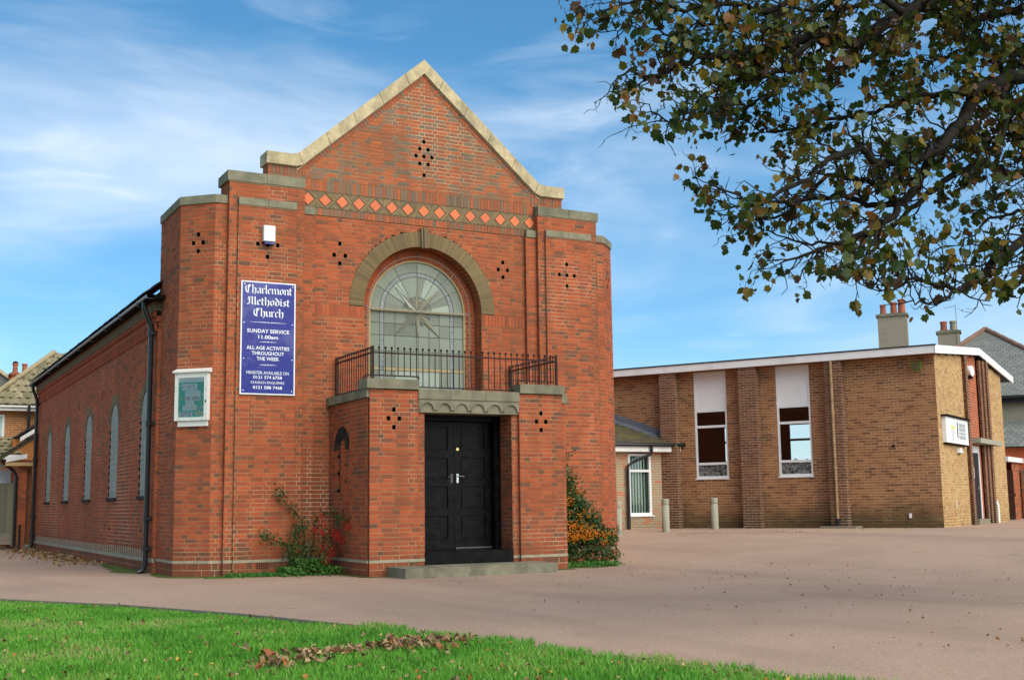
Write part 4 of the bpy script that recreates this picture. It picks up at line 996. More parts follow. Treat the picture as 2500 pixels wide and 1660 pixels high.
for z, w in ((4.435, .68), (4.085, .31), (3.675, .31)):
    b = MB()
    for s_ in (-1, 1): b.prism(FM, [(sc+s_*.03, z-.006), (sc+s_*w/2, z-.0015), (sc+s_*w/2, z+.0015), (sc+s_*.03, z+.006)][::s_], .039, nT)
    b.prism(FM, [(sc+.013*math.cos(k*.7854), z+.013*math.sin(k*.7854)) for k in range(8)], .039, nT); b.build('rule', ['paperw'], sg)
for x in (sx0+.06, sx1-.06):
    for z in (sz0+.07, 3.78, 4.42, sz1-.06): MB().prism(FM, [(x+.011*math.cos(k*.7854), z+.011*math.sin(k*.7854)) for k in range(8)], .038, .044).build('screw', ['paperw'], sg)

nb = thing('notice_board', 'white framed notice case with green poster on the left corner of the church', 'notice board', (-2.5, 2.1, 2.6))
n0 = .10
def B(u0, u1, z0, z1, a, b_, name, m, par=None, **k): return MB().box(FCL, u0, u1, z0, z1, a, b_).build(name, [m], par or nb, **k)
B(.02, .66, 2.69, 3.53, .003, n0-.03, 'case', 'wood')
for a in ((.02, .085, 2.69, 3.53), (.595, .66, 2.69, 3.53), (.085, .595, 2.69, 2.745), (.085, .595, 3.44, 3.53)): B(*a, n0-.03, n0, 'frame', 'wood')
hd = MB(); hd.add([FCL.P(-.01, 3.53, 0), FCL.P(.69, 3.53, 0), FCL.P(.69, 3.53, n0+.04), FCL.P(-.01, 3.53, n0+.04), FCL.P(-.01, 3.61, 0), FCL.P(.69, 3.61, 0), FCL.P(.69, 3.555, n0+.04), FCL.P(-.01, 3.555, n0+.04)], [(3, 2, 1, 0), (3, 2, 6, 7), (7, 6, 5, 4), (0, 3, 7, 4), (2, 1, 5, 6)]); hd.build('hood', ['wood'], nb)
B(.065, .635, 2.59, 2.688, .003, .06, 'lower_rail', 'wood')
B(.085, .595, 3.36, 3.44, .07, .078, 'header', 'paperw')
po = B(.085, .595, 2.745, 3.36, .07, .076, 'poster', 'teal')
def slip(name, u0, u1, z0, z1, txt, m='ink', h=.5):
    k = B(u0, u1, z0, z1, .076, .079, name, 'paperw', nb)
    ls = txt.split('|'); dz = (z1-z0)/len(ls); b = MB()
    for i, t in enumerate(ls): put_text(b, FCL, t, (u0+u1)/2, z1-dz*(i+1)+dz*(1-h)/2, (u1-u0)*.84, dz*h, .0805)
    b.build('lettering', [m], k)
slip('paper_slip', .15, .45, 3.22, 3.335, 'CAROL', 'greyink', .62)
B(.215, .515, 3.12, 3.21, .076, .079, 'paper_slip', 'paperw'); B(.205, .515, 3.035, 3.118, .076, .079, 'paper_slip', 'paperw')
b = MB(); put_text(b, FCL, 'DEC 20TH', .36, 3.05, .27, .052, .0805, 0, .01); b.build('lettering', ['ink'], nb)
B(.225, .395, 2.96, 3.033, .076, .079, 'paper_slip', 'paperw'); B(.17, .445, 2.868, 2.958, .076, .079, 'paper_slip', 'paperw')
for u0, u1, z in ((.24, .49, 3.15), (.25, .37, 2.985), (.20, .42, 2.90)): B(u0, u1, z, z+.03, .079, .0805, 'faint_print', 'wood')
slip('paper_slip', .09, .365, 2.755, 2.845, 'PLEASE|WEAR A MASK', 'ink', .62)
def blob(u, z, a, b_, ang, m, n):
    P = [(u+a*math.cos(t)*math.cos(ang)-b_*math.sin(t)*math.sin(ang), z+a*math.cos(t)*math.sin(ang)+b_*math.sin(t)*math.cos(ang)) for t in [i*math.pi/8 for i in range(16)]]
    MB().prism(FCL, P, n-.004, n).build('cut_out', [m], nb)
blob(.47, 2.815, .065, .035, .2, 'paperw', .081); blob(.47, 2.815, .05, .024, .2, 'yellow', .082); blob(.54, 2.785, .028, .052, -.2, 'paperw', .081); blob(.54, 2.79, .02, .04, -.2, 'yellow', .082)
blob(.50, 2.895, .026, .026, 0, 'paperw', .081); blob(.545, 2.915, .026, .024, 0, 'paperw', .0812); blob(.545, 2.875, .02, .024, 0, 'paperw', .0814)
for u, z in ((.503, 2.893), (.543, 2.91), (.545, 2.878)): blob(u, z, .012, .012, 0, 'ink', .0825)
for u, z in ((.16, 3.075), (.50, 3.005)): blob(u, z, .02, .026, 0, 'yellow', .0775)
blob(.11, 3.30, .02, .012, .4, 'paperw', .0785); blob(.555, 3.145, .03, .011, .2, 'paperw', .0785)
MB().box(FCL, .625, .64, 3.0, 3.04, n0, n0+.012).build('latch', ['dark'], nb)
for u, z in ((.05, 3.22), (.63, 3.23), (.05, 3.5), (.63, 3.49), (.11, 2.715), (.37, 2.715), (.56, 2.715), (.63, 2.8)): MB().prism(FCL, [(u+.007*math.cos(k*.7854), z+.007*math.sin(k*.7854)) for k in range(8)], n0, n0+.003).build('screw', ['dark'], nb)
gz_ = MB(); gz_.quad(FCL.P(.09, 2.75, .09), FCL.P(.59, 2.75, .09), FCL.P(.59, 3.43, .09), FCL.P(.09, 3.43, .09)); gz_.build('glazing', ['glass'], nb)

al = thing('alarm_box', 'white alarm box with blue base high on the left wing of the church', 'alarm box', (-1.22, 1.80, 5.85))
ab_ = MB(); ab_.prism(FM, [(-1.325, 5.90), (-1.115, 5.90), (-1.115, 6.18), (-1.125, 6.19), (-1.315, 6.19), (-1.325, 6.18)], .004, .11); ab_.box(FM, -1.318, -1.122, 5.905, 6.183, .11, .118); ab_.build('cover', ['white'], al)
MB().box(FM, -1.305, -1.12, 5.855, 5.898, .004, .105).build('beacon', ['blue'], al); MB().box(FM, -1.335, -1.105, 5.893, 5.902, .003, .116).build('seam', ['gutter'], al)

# ================================================================== HALL
e1 = Vector((-.4924, .8704, 0)); e2 = Vector((.8704, .4924, 0)); HC = Vector((17.75, 4.02, 0))
HF = Fr(HC, (-e1.x, -e1.y)); HE = Fr(HC, (e2.x, e2.y)); HB = Fr(HC+e2*9.05, (e1.x, e1.y)); GZ = .38
ha = thing('church_hall', 'brown brick hall with tall white windows, dark brick piers and a shallow white-edged gable roof', 'hall', (17.75, 4.02, GZ))
bh = Bricks(ha, ['brown', 'buff', 'pier', 'red'], 300)
W_ = [(-4.45, -3.46), (-7.00, -5.98)]; WZ0, WZ1 = 1.84, 4.985
pierU = [(-2.91, -2.44), (-5.46, -4.93), (-7.98, -7.47)]
hw = [(a, b, WZ0, 5.2) for a, b in W_]
hv = [(-1.27, -1.17, 2.525, 2.61)]; pocket(bh, HF, -1.27, -1.17, 2.53, 2.605, 0, 2, .12)
panel(bh, HF, -12, 0, GZ, 5.06, 0, 0, 0, 'str', holes=hw+hv, cand=True, pd=.22)
for a, b in pierU:
    panel(bh, HF, a, b, GZ+.0, 5.0, .33, 2, 1, 'str', pd=.1)
    f = Fr(HF.P(b, 0, .33), (-HF.N.x, -HF.N.y)); panel(bh, f, 0, .33, GZ, 5.0, 0, 2, 1, 'head', i0=.016)
    f = Fr(HF.P(a, 0, 0), (HF.N.x, HF.N.y)); panel(bh, f, 0, .33, GZ, 5.0, 0, 2, 1, 'head', i1=.016)
rl_ = lambda d: 4.97+.49*(1-abs(d-5.3)/5.7)
def endreg(z):
    if z < rl_(0): return (0, 9.05)
    t = 5.7*(1-(z-4.97)/.49); return (5.3-t, min(9.05, 5.3+t)) if t > 0 else None
panel(bh, HE, 0, 3.32, GZ, 5.5, 0, 1, 0, 'str', region=endreg, i0=.016, pd=.1)
panel(bh, HE, 3.32, 3.62, GZ, 5.3, .10, 2, 1, 'head'); f = Fr(HE.P(3.32, 0, 0), (HE.N.x, HE.N.y)); panel(bh, f, 0, .10, GZ, 5.3, 0, 2, 2, 'head')
panel(bh, HE, 3.62, 5.50, GZ, 5.5, -.06, 3, 1, 'str', holes=[(3.9, 5.2, GZ, 2.70)], region=endreg, pd=.03)
for i in range(3):
    a = 5.50+.28*i; n = .05*(i+1); panel(bh, HE, a, a+.28, GZ, 5.35, n, 2, 1, 'head'); f = Fr(HE.P(a, 0, n-.07), (HE.N.x, HE.N.y)); panel(bh, f, 0, .07, GZ, 5.35, 0, 2, 2, 'head')
panel(bh, HE, 6.34, 9.05, GZ, 5.5, 0, 1, 0, 'str', region=endreg, pd=.1)
panel(bh, HB, -6, 6, GZ, 5.0, 0, 0, 0, 'str') if False else None
bh.finish(); bh.back.build('wall_core', ['mortar2', 'mortarp', 'dark'], ha)
# inner shell so the rooms are real: back wall with matching windows, floor, ceiling
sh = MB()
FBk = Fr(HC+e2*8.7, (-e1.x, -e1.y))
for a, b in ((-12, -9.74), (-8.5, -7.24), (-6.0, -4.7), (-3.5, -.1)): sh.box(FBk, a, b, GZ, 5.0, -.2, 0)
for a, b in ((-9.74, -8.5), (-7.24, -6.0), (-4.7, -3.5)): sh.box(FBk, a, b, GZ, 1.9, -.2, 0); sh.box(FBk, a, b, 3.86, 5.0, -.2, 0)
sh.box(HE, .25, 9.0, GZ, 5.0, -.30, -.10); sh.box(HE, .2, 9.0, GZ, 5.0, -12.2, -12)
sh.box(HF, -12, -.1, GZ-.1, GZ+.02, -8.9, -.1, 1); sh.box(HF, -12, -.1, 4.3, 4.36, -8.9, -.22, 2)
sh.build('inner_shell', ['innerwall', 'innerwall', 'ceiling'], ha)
for a, b in ((-9.74, -8.5), (-7.24, -6.0), (-4.7, -3.5)):
    w = MB(); w.box(FBk, a, a+.06, 1.9, 3.86, -.1, -.03); w.box(FBk, b-.06, b, 1.9, 3.86, -.1, -.03); w.box(FBk, a+.06, b-.06, 3.28, 3.36, -.1, -.03); w.build('rear_window', ['innerwall'], ha)
for u in (-6.5, -3.9): MB().box(HF, u-.6, u+.6, 4.24, 4.29, -4.2, -3.9).build('ceiling_light', ['lit'], ha)
for a, b in W_:                            # tall window units
    w = MB(); wo_ = None; n0_, n1_ = -.09, -.02
    for u0, u1, z0, z1 in ((a, a+.055, WZ0, WZ1), (b-.055, b, WZ0, WZ1), (a+.055, b-.055, WZ0, 1.91), (a+.055, b-.055, 2.235, 2.305), (a+.055, b-.055, 3.325, 3.395), (a+.055, b-.055, 3.79, 3.845), (a+.055, b-.055, 4.95, WZ1)): w.box(HF, u0, u1, z0, z1, n0_, n1_)
    w.box(HF, a-.03, b+.03, WZ0-.03, WZ0-.001, -.06, .04); wo_ = w.build('window', ['white'], ha)
    MB().box(HF, a+.06, b-.06, 3.85, 4.945, -.07, -.045).build('spandrel_panel', ['white'], wo_)
    for z0, z1, m in ((3.40, 3.785, 'glass'), (2.31, 3.32, 'glass'), (1.915, 2.23, 'patterned')): MB().box(HF, a+.057, b-.057, z0, z1, -.062, -.055).build('pane', [m], wo_)
    MB().box(HF, a, b, 1.0, 5.0, -.35, -.30) if False else None
# roof: fascia boards, felt
def fz(d): return 5.19-.0+.49*(1-abs(d-5.3)/5.7) if True else 0
fb = MB(); fb.box(HF, -12, .12, 4.995, 5.195, .36, .40); fb.build('fascia', ['fascia'], ha, label='long white fascia board above the windows')
fe = MB()
for d0, d1 in ((-.4, 5.3), (5.304, 8.3), (8.302, 10.6)):
    za, zb = fz(d0), fz(d1); fe.prism(HE, [(d0, za-.205), (d1, zb-.205), (d1, zb+.015), (d0, za+.015)], .10, .14)
fe.build('fascia', ['fascia'], ha, label='white fascia board following the gable')
fl = MB()
def roofp(u, d, dz): v = HC+e1*(-u)+e2*d; return (v.x, v.y, fz(d)+dz)
for d0, d1 in ((-.345, 5.3), (5.3, 10.6)):
    fl.add([roofp(-12.2, d0, .02), roofp(.13, d0, .02), roofp(.13, d1, .02), roofp(-12.2, d1, .02), roofp(-12.2, d0, -.15), roofp(.09, d0, -.15), roofp(.09, d1, -.15), roofp(-12.2, d1, -.15)], [(0, 1, 2, 3), (7, 6, 5, 4), (0, 4, 5, 1), (1, 5, 6, 2)])
fl.box(HF, -12, .15, 5.196, 5.232, .33, .42); fl.build('roof', ['felt'], ha)
sf = MB(); sf.box(HF, -12, .1, 4.985, 4.994, 0, .36); sf.build('soffit', ['pier'], ha)
u = -2.71
dp = MB(); dp.tube([HF.P(u, 4.98, .38), HF.P(u, .62, .38)], .042, 12)
for z in (3.55, 2.05): dp.tube([HF.P(u, z-.04, .38), HF.P(u, z+.04, .38)], .056, 12)
dp.build('downpipe', ['tan'], ha); MB().tube([HF.P(u, .66, .38), HF.P(u, .42, .38), HF.P(u, .40, .50)], .06, 10).build('drain_shoe', ['pipe'], ha)
MB().box(HF, -3.15, -2.15, GZ, GZ+.075, .02, .62).build('drain_slab', ['concrete'], ha)
db = MB(); db.box(HE, 3.95, 5.10, .56, 2.5, -.10, -.064); do = db.build('door', ['black'], ha)
for z0, z1 in ((.7, 1.4), (1.6, 2.35)): MB().box(HE, 4.15, 4.95, z0, z1, -.066, -.058).build('door_panel', ['black'], do)
MB().box(HE, 4.15, 4.40, 1.75, 2.05, -.062, -.052).build('notice', ['paperw'], do); MB().box(HE, 4.15, 4.40, 1.55, 1.745, -.062, -.052).build('notice', ['blue'], do)
MB().box(HE, 4.75, 4.95, 1.42, 1.49, -.062, -.045).build('letter_plate', ['chrome'], do)
df = MB(); df.box(HE, 3.9, 3.95, .55, 2.70, -.12, -.06); df.box(HE, 5.10, 5.2, .55, 2.70, -.12, -.045); df.box(HE, 3.95, 5.10, 2.5, 2.70, -.12, -.055); df.build('door_frame', ['white'], ha)
MB().box(HE, 3.82, 7.0, 2.76, 2.90, -.05, .30).build('door_canopy', ['aggregate'], ha); MB().box(HE, 3.85, 5.35, GZ, .55, -.15, .12).build('doorstep', ['concrete'], ha)
for d in (1.6, 7.2): MB().box(HE, d-.10, d+.10, .85, 1.12, -.01, .012).build('repair_patch', ['cream'], ha)
MB().tube([HE.P(6.75, .3, .1), HE.P(6.75, .95, .1), HE.P(6.75, 1.02, .07), HE.P(6.75, 1.02, -.01)], .04, 8).build('vent_pipe', ['white'], ha)
MB().box(HF, -.9+.02, -.82, .66, .78, 0, .05).build('overflow_pipe', ['white'], ha)
MB().box(HF, -12, 0, .60, .62, -.01, .005).build('damp_course', ['mortar2'], ha)

hn_ = thing('hall_notice_board', 'white double notice case on the sunlit end wall of the hall', 'notice board', tuple(HE.P(1.8, 2.65, .05)))
MB().box(HE, .42, 3.1, 2.66, 3.36, .003, .11).build('case', ['white'], hn_); MB().box(HE, .35, 3.2, 3.36, 3.41, .003, .16).build('hood', ['dark'], hn_); MB().box(HE, .5, 3.0, 2.62, 2.659, .003, .10).build('base_rail', ['dark'], hn_)
MB().box(HE, .72, 1.65, 2.70, 3.30, .11, .116).build('poster', ['paperw'], hn_)
MB().box(HE, .95, 1.45, 3.03, 3.14, .116, .119).build('yellow_logo', ['yellow'], hn_)
for i in range(8): MB().box(HE, .90+random.uniform(0, .1), 1.35+random.uniform(-.1, .2), 2.73+i*.035, 2.745+i*.035, .116, .1185).build('print_line', ['greyink'], hn_)
MB().box(HE, 1.72, 1.80, 2.82, 3.26, .11, .118).build('glazing_bar', ['dark'], hn_)
for z0, z1 in ((3.14, 3.24), (3.02, 3.12), (2.93, 2.99), (2.80, 2.90)): MB().box(HE, 1.95, 2.75, z0, z1, .11, .116).build('notice_sheet', ['greyink'], hn_)
lm = thing('wall_lamp', 'white oval bulkhead lamp under the hall gable', 'lamp', tuple(HE.P(4.45, 4.85, -.05)))
MB().prism(HE, [(4.45+.30*math.cos(t), 4.93+.16*math.sin(t)) for t in [k*math.pi/8 for k in range(16)]], -.05, .06).build('diffuser', ['white'], lm); MB().box(HE, 4.3, 4.6, 4.70, 4.765, -.05, .04).build('bracket', ['dark'], lm)
fd = thing('floodlight', 'mossy brown floodlight below the hall fascia near the corner', 'floodlight', tuple(HF.P(-.42, 4.65, 0)))
MB().prism(HF, [(-.53, 4.58), (-.33, 4.58), (-.30, 4.80), (-.56, 4.80)], .10, .24).build('housing', ['moss'], fd); MB().box(HF, -.50, -.36, 4.62, 4.76, .24, .25).build('lens', ['rooftile'], fd); MB().box(HF, -.46, -.40, 4.66, 4.72, 0, .10).build('arm', ['iron'], fd)
wv = thing('wall_vent', 'small white hooded vent below the hall notice board', 'vent', tuple(HE.P(2.2, 2.45, 0)))
MB().prism(HE, [(2.05, 2.42), (2.4, 2.42), (2.28, 2.56), (2.1, 2.56)], 0, .09).build('hood', ['white'], wv); MB().box(HE, 2.08, 2.36, 2.40, 2.419, 0, .07).build('grille', ['dark'], wv)

# ================================================================== ANNEXE
an = thing('annexe', 'low annexe with mossy tiled roof and white blinds between church and hall', 'annexe', (12, 10.8, GZ))
FA = Fr((0, 10.8, 0), (1, 0)); ba = Bricks(an, ['annexe'], 300)
panel(ba, FA, 8, 13.86, GZ, 2.66, 0, 0, 0, 'str', holes=[(12.36, 13.17, .79, 2.60), (10.9, 11.93, .79, 2.60)], cand=True, pd=.5)
ba.finish(); ba.back.build('wall_core', ['mortar2'], an)
for a, b in ((12.36, 13.17), (10.9, 11.93)):
    w = MB()
    for u0, u1, z0, z1 in ((a, a+.07, .79, 2.60), (b-.07, b, .79, 2.60), (a+.07, b-.07, .79, .87), (a+.07, b-.07, 2.53, 2.60), (a+.07, b-.07, 2.06, 2.13)): w.box(FA, u0, u1, z0, z1, -.09, -.01)
    w.box(FA, a-.03, b+.04, .76, .789, -.05, .05); wo_ = w.build('window', ['white'], an)
    for z0, z1 in ((.87, 2.06), (2.13, 2.53)): MB().box(FA, a+.072, b-.072, z0+.002, z1-.002, -.055, -.049).build('pane', ['glass'], wo_)
    bl = MB(); k = 0; u = a+.03
    while u < b-.02:
        f = Fr(FA.P(u, 0, -.16), (math.cos(R(28)), math.sin(R(28)))); bl.box(f, 0, .105, .8, 2.58, -.001, .001); u += .10
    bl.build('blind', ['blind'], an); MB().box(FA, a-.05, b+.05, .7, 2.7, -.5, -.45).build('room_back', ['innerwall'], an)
def hx(y): return HC.x-.4924*(y-HC.y)/.8704
tr_ = MB(); rows = 13; y = 10.42; zt = 2.86; SLp = .41; g = .245
for i in range(rows):
    ya, yb = 10.42+g*i*.925, 10.42+g*(i+1)*.925+.05; za = 2.86+SLp*(ya-10.42); zb = 2.86+SLp*(yb-10.42)
    x = 7.6+(i % 2)*.14; xm = min(hx(ya)-.34 if i > 0 else 14.25, 14.25)
    while x < xm-.02:
        x2 = min(x+.28, xm); j = random.uniform(-.006, .008); t = random.random()
        v = [(x+.004, ya, za+.035+j), (x2-.004, ya, za+.035+j), (x2-.004, yb, zb+.012), (x+.004, yb, zb+.012), (x+.004, ya, za+.005), (x2-.004, ya, za+.005)]
        m_ = MB(); m_.add(v, [(0, 1, 2, 3), (4, 5, 1, 0)], 0, t); tr_.add(v, [(0, 1, 2, 3), (4, 5, 1, 0)], 0, t)
        if x > 11.4: m_.build('roof_tile', ['rooftile'], an)
        x = x2
rb = MB(); y1 = 10.42+g*rows*.925
rb.add([(7.6, 10.42, 2.85), (14.2, 10.42, 2.85), (hx(y1), y1, 2.85+SLp*(y1-10.42)), (7.6, y1, 2.85+SLp*(y1-10.42)), (7.6, y1+3, 2.85)], [(0, 1, 2, 3)]); rb.build('roof', ['rooftile'], an)
fs_ = MB()
pa = [(hx(yy)-.36, yy, 2.86+SLp*(yy-10.42)) for yy in (10.5, 11.1, 11.8, 12.5, 13.4)]
for (a, b) in zip(pa, pa[1:]):
    fs_.add([(a[0], a[1], a[2]+.02), (b[0], b[1], b[2]+.02), (b[0]+.22, b[1]+.10, b[2]+.09), (a[0]+.22, a[1]+.10, a[2]+.09), (b[0]+.22, b[1]+.095, b[2]+.27), (a[0]+.22, a[1]+.095, a[2]+.27)], [(0, 3, 2, 1), (3, 5, 4, 2)])
fs_.build('flashing', ['lead'], an)
MB().wbox(7.6, 14.05, 10.50, 10.53, 2.65, 2.82).build('fascia', ['fascia'], an); MB().wbox(7.6, 14.0, 10.53, 10.8, 2.64, 2.655).build('soffit', ['fascia'], an)
gt = MB(); gt.tube([(7.6, 10.43, 2.85), (14.3, 10.43, 2.85)], .055, 10); gt.build('gutter', ['pipe'], an)
MB().tube([(12.95, 10.43, 2.82), (12.95, 10.43, 2.66), (12.9, 10.46, 2.56), (12.42, 10.68, 2.34), (12.28, 10.71, 2.22), (12.28, 10.71, GZ+.02)], .045, 12).build('downpipe', ['pipe'], an)

# ================================================================== BOLLARDS
def bollard(x, y, label):
    z = gz(x, y); b = thing('bollard', label, 'bollard', (x, y, z), 'concrete bollards before the hall')
    if bollard.m is None:
        bollard.m = (MB().lathe((0, 0, 0), [(.10, -.05), (.102, .02), (.10, .70)], 20).mesh('post', ['aggregate'], smooth=True), MB().lathe((0, 0, 0), [(.10, .70), (.085, .708), (.085, .72), (.10, .728)], 20).mesh('groove', ['plinth']), MB().lathe((0, 0, 0), [(.10, .728), (.102, .80), (.098, .855), (.088, .868), (0.001, .87)], 20).mesh('head', ['aggregate'], smooth=True))
    for nm, me in zip(('post', 'groove', 'head'), bollard.m): o = bpy.data.objects.new(nm, me); COL.objects.link(o); o.parent = b
bollard.m = None
bollard(11.62, 7.95, 'round concrete bollard in front of the annexe window'); bollard(13.72, 8.55, 'round concrete bollard in front of the hall wall below the left tall window'); bollard(10.1, 7.95, 'round concrete bollard partly hidden by the church corner and berry bush')

# ================================================================== HOUSES BEHIND
def slopetiles(bname, parent, p00, p10, p01, rows, cols, m, lift=.03, clip=None, each=False, taper=None, thick=.02, round_=False):
    """lay tiles on a roof plane: p00 eave left, p10 eave right, p01 up-slope direction end (left edge)"""
    p00, p10, p01 = Vector(p00), Vector(p10), Vector(p01); U = p10-p00; V = p01-p00; N = U.cross(V).normalized()
    if N.z < 0: N = -N
    mb = MB(); cnt = 0
    for j in range(rows):
        v0, v1 = j/rows, min(1, (j+1.12)/rows); off = .5/cols if j % 2 else 0
        for i in range(-1, cols+1):
            u0, u1 = max(0, (i)/cols+off), min(1, (i+1)/cols+off)
            lo, hi = taper(v0+.5/rows) if taper else (0, 1)
            u0, u1 = max(u0, lo), min(u1, hi)
            if u1-u0 < .15/cols: continue
            e = .03/cols; t = random.random(); jj = random.uniform(-.005, .005)
            a = [p00+U*(u0+e)+V*v0+N*(lift+jj), p00+U*(u1-e)+V*v0+N*(lift+jj), p00+U*(u1-e)+V*v1+N*.004, p00+U*(u0+e)+V*v1+N*.004, p00+U*(u0+e)+V*v0+N*(lift+jj-thick-.01), p00+U*(u1-e)+V*v0+N*(lift+jj-thick-.01)]
            a = [tuple(q) for q in a]
            if round_:   # pantile: raised roll
                c0 = p00+U*((u0+u1)/2)+V*v0+N*(lift+.05); c1 = p00+U*((u0+u1)/2)+V*v1+N*.045
                vs = a[:4]+[tuple(c0), tuple(c1)]; fs = [(0, 4, 5, 3), (4, 1, 2, 5), (0, 1, 4)]
            else: vs = a; fs = [(0, 1, 2, 3), (4, 5, 1, 0)]
            if each and cnt < 300: MB_ = MB(); MB_.add(vs, fs, 0, t); MB_.build(each, [m], parent); cnt += 1
            else: mb.add(vs, fs, 0, t)
    if mb.V: mb.build(bname, [m], parent, kind='stuff')
# ---- house on the left, seen past the back of the church
hl_ = thing('brick_house', 'orange brick house with mossy pantile hip roof behind the vestry', 'house', (-3, 26.3, 0))
bo = Bricks(hl_, ['orange'], 150); FH = Fr((0, 26.3, 0), (1, 0))
panel(bo, FH, -6.5, 0, 2.6, 4.66, 0, 0, 0, 'str', holes=[(-4.2, -3.20, 3.5, 4.5)], cand=True, pd=.1); panel(bo, FH, -6.5, 0, 0, 2.6, 0, 0, 0, 'str')
bo.finish(); bo.back.build('wall_core', ['mortar2'], hl_)
w = MB()
for u0, u1, z0, z1 in ((-4.2, -4.13, 3.5, 4.5), (-3.27, -3.20, 3.5, 4.5), (-4.13, -3.27, 3.5, 3.57), (-4.13, -3.27, 4.43, 4.5)): w.box(FH, u0, u1, z0, z1, -.06, .01)
wo_ = w.build('window', ['white'], hl_); MB().box(FH, -4.13, -3.27, 3.57, 4.43, -.05, -.04).build('pane', ['blind'], wo_)
MB().wbox(-6.8, .2, 25.86, 25.9, 4.62, 4.78).build('fascia', ['fascia'], hl_); MB().wbox(-6.8, .2, 25.9, 26.3, 4.62, 4.635).build('soffit', ['fascia'], hl_)
MB().tube([(-6.8, 25.8, 4.76), (.2, 25.8, 4.76)], .05, 8).build('gutter', ['fascia'], hl_)
slopetiles('roof_tiles', hl_, (-3.9, 25.75, 4.80), (.3, 25.75, 4.80), (-3.9, 28.6, 7.0), 9, 15, 'pantile', .04, round_=True, taper=lambda v: (v*.62, 1))
rb = MB(); rb.add([(-3.9, 25.75, 4.79), (.3, 25.75, 4.79), (.3, 28.6, 6.99), (-1.35, 28.6, 6.99), (-3.9, 31, 4.79)], [(0, 1, 2, 3), (0, 3, 4)]); rb.build('roof', ['pantile'], hl_)
hp_ = MB(); hp_.tube([(-3.95, 25.72, 4.86), (-3.1, 26.68, 5.60), (-1.35, 28.6, 7.06)], .085, 8); hp_.build('hip_tiles', ['pantile'], hl_)
MB().tube([(-2.48, 25.78, 4.8), (-2.48, 25.78, 2.6)], .055, 10).build('soil_pipe', ['pipe'], hl_)
# lower rear wing with two small pantile roofs
rw = thing('rear_wing', 'single-storey wing with dark pantile roof and white bargeboard beside the vestry', 'outbuilding', (-2.6, 25.2, 0))
MB().wbox(-3.0, -1.2, 25.2, 26.2, 0, 3.6).build('wall', ['orange'], rw)
slopetiles('roof_tiles', rw, (-1.9, 24.9, 3.58), (-3.0, 24.9, 3.58), (-1.9, 25.9, 4.3), 4, 6, 'darktile', .04, round_=True) if False else None
rt_ = MB()
for j in range(5):
    for i in range(8):
        x = -2.95+.22*j; z = 3.60+.155*j; y = 24.9+i*.2
        rt_.add([(x, y, z+.05), (x, y+.19, z+.05), (x+.25, y+.19, z+.20), (x+.25, y, z+.20), (x, y+.095, z+.10), (x+.25, y+.095, z+.24)], [(0, 4, 5, 3), (4, 1, 2, 5), (0, 1, 4)], 0, random.random())
rt_.build('roof', ['darktile'], rw, kind='stuff'); MB().prism(WF, [(-2.82, 3.50), (-2.0, 4.04), (-2.0, 4.20), (-2.82, 3.64)], -24.92, -24.88).build('bargeboard', ['fascia'], rw)
po_ = thing('side_porch', 'lean-to side porch with pale tiled roof and white gutter left of the vestry', 'porch', (-3.4, 25.4, 0))
MB().wbox(-5, -3.0, 25.4, 26.25, 0, 2.95).build('wall', ['orange'], po_)
slopetiles('roof_tiles', po_, (-5.2, 25.1, 3.08), (-2.7, 25.1, 3.08), (-5.2, 26.2, 3.72), 5, 10, 'pantile', .04, round_=True); MB().add([], []) if False else None
r_ = MB(); r_.quad((-5.2, 25.1, 3.07), (-2.7, 25.1, 3.07), (-2.7, 26.2, 3.71), (-5.2, 26.2, 3.71)); r_.build('roof', ['pantile'], po_)
MB().wbox(-5.2, -2.75, 25.06, 25.1, 2.92, 3.06).build('fascia', ['fascia'], po_)
gr2 = thing('lean_to', 'white glazed lean-to with sloping roof above the board fence', 'lean-to', (-3.9, 23.6, 0))
MB().prism(WF, [(-5.5, 2.12), (-3.05, 2.66), (-3.05, 2.80), (-5.5, 2.26)], -24.2, -23.4).build('roof', ['white'], gr2)
MB().wbox(-5.3, -3.62, 23.62, 24.1, 0, 2.4).build('wall', ['brown'], gr2); MB().wbox(-3.6, -3.12, 23.55, 23.6, .2, 2.52).build('door', ['white'], gr2)
# grey gabled house with the twin-pot chimney
gh = thing('slate_house', 'grey slate gabled house with twin-pot brick chimney far left', 'house', (-4.5, 33, 0))
FG2 = Fr((0, 33.2, 0), (1, 0))
MB().prism(FG2, [(-9, 0), (-.2, 0), (-.2, 4.70), (-2.75, 6.62), (-4.4, 7.85), (-9, 4.4)], -6, -.0).build('gable', ['slate'], gh)
rk = MB(); rk.prism(FG2, [(-.1, 4.66), (-.1, 4.80), (-4.4, 8.02), (-4.4, 7.86)], -6, .15); rk.build('roof_edge', ['cream'], gh)
cb = MB(); cb.wbox(-2.42, -1.80, 32.35, 32.95, 4.5, 6.30, 0, .3); cb.wbox(-2.50, -1.72, 32.27, 33.03, 6.30, 6.40, 0, .6); cb.wbox(-2.44, -1.78, 32.33, 32.97, 6.40, 6.52, 0, .3); cb.wbox(-2.50, -1.72, 32.27, 33.03, 6.52, 6.62, 0, .8); co_ = cb.build('chimney', ['red'], gh)
for x, h in ((-2.29, .40), (-1.94, .40)): MB().lathe((x, 32.65, 6.62), [(.115, 0), (.10, .1), (.09, h-.08), (.115, h-.06), (.115, h)], 14).build('chimney_pot', ['pot'], co_)
MB().lathe((-2.29, 32.65, 7.02), [(.09, 0), (.11, .04), (.07, .08), (.01, .10)], 12).build('cowl', ['iron'], co_)
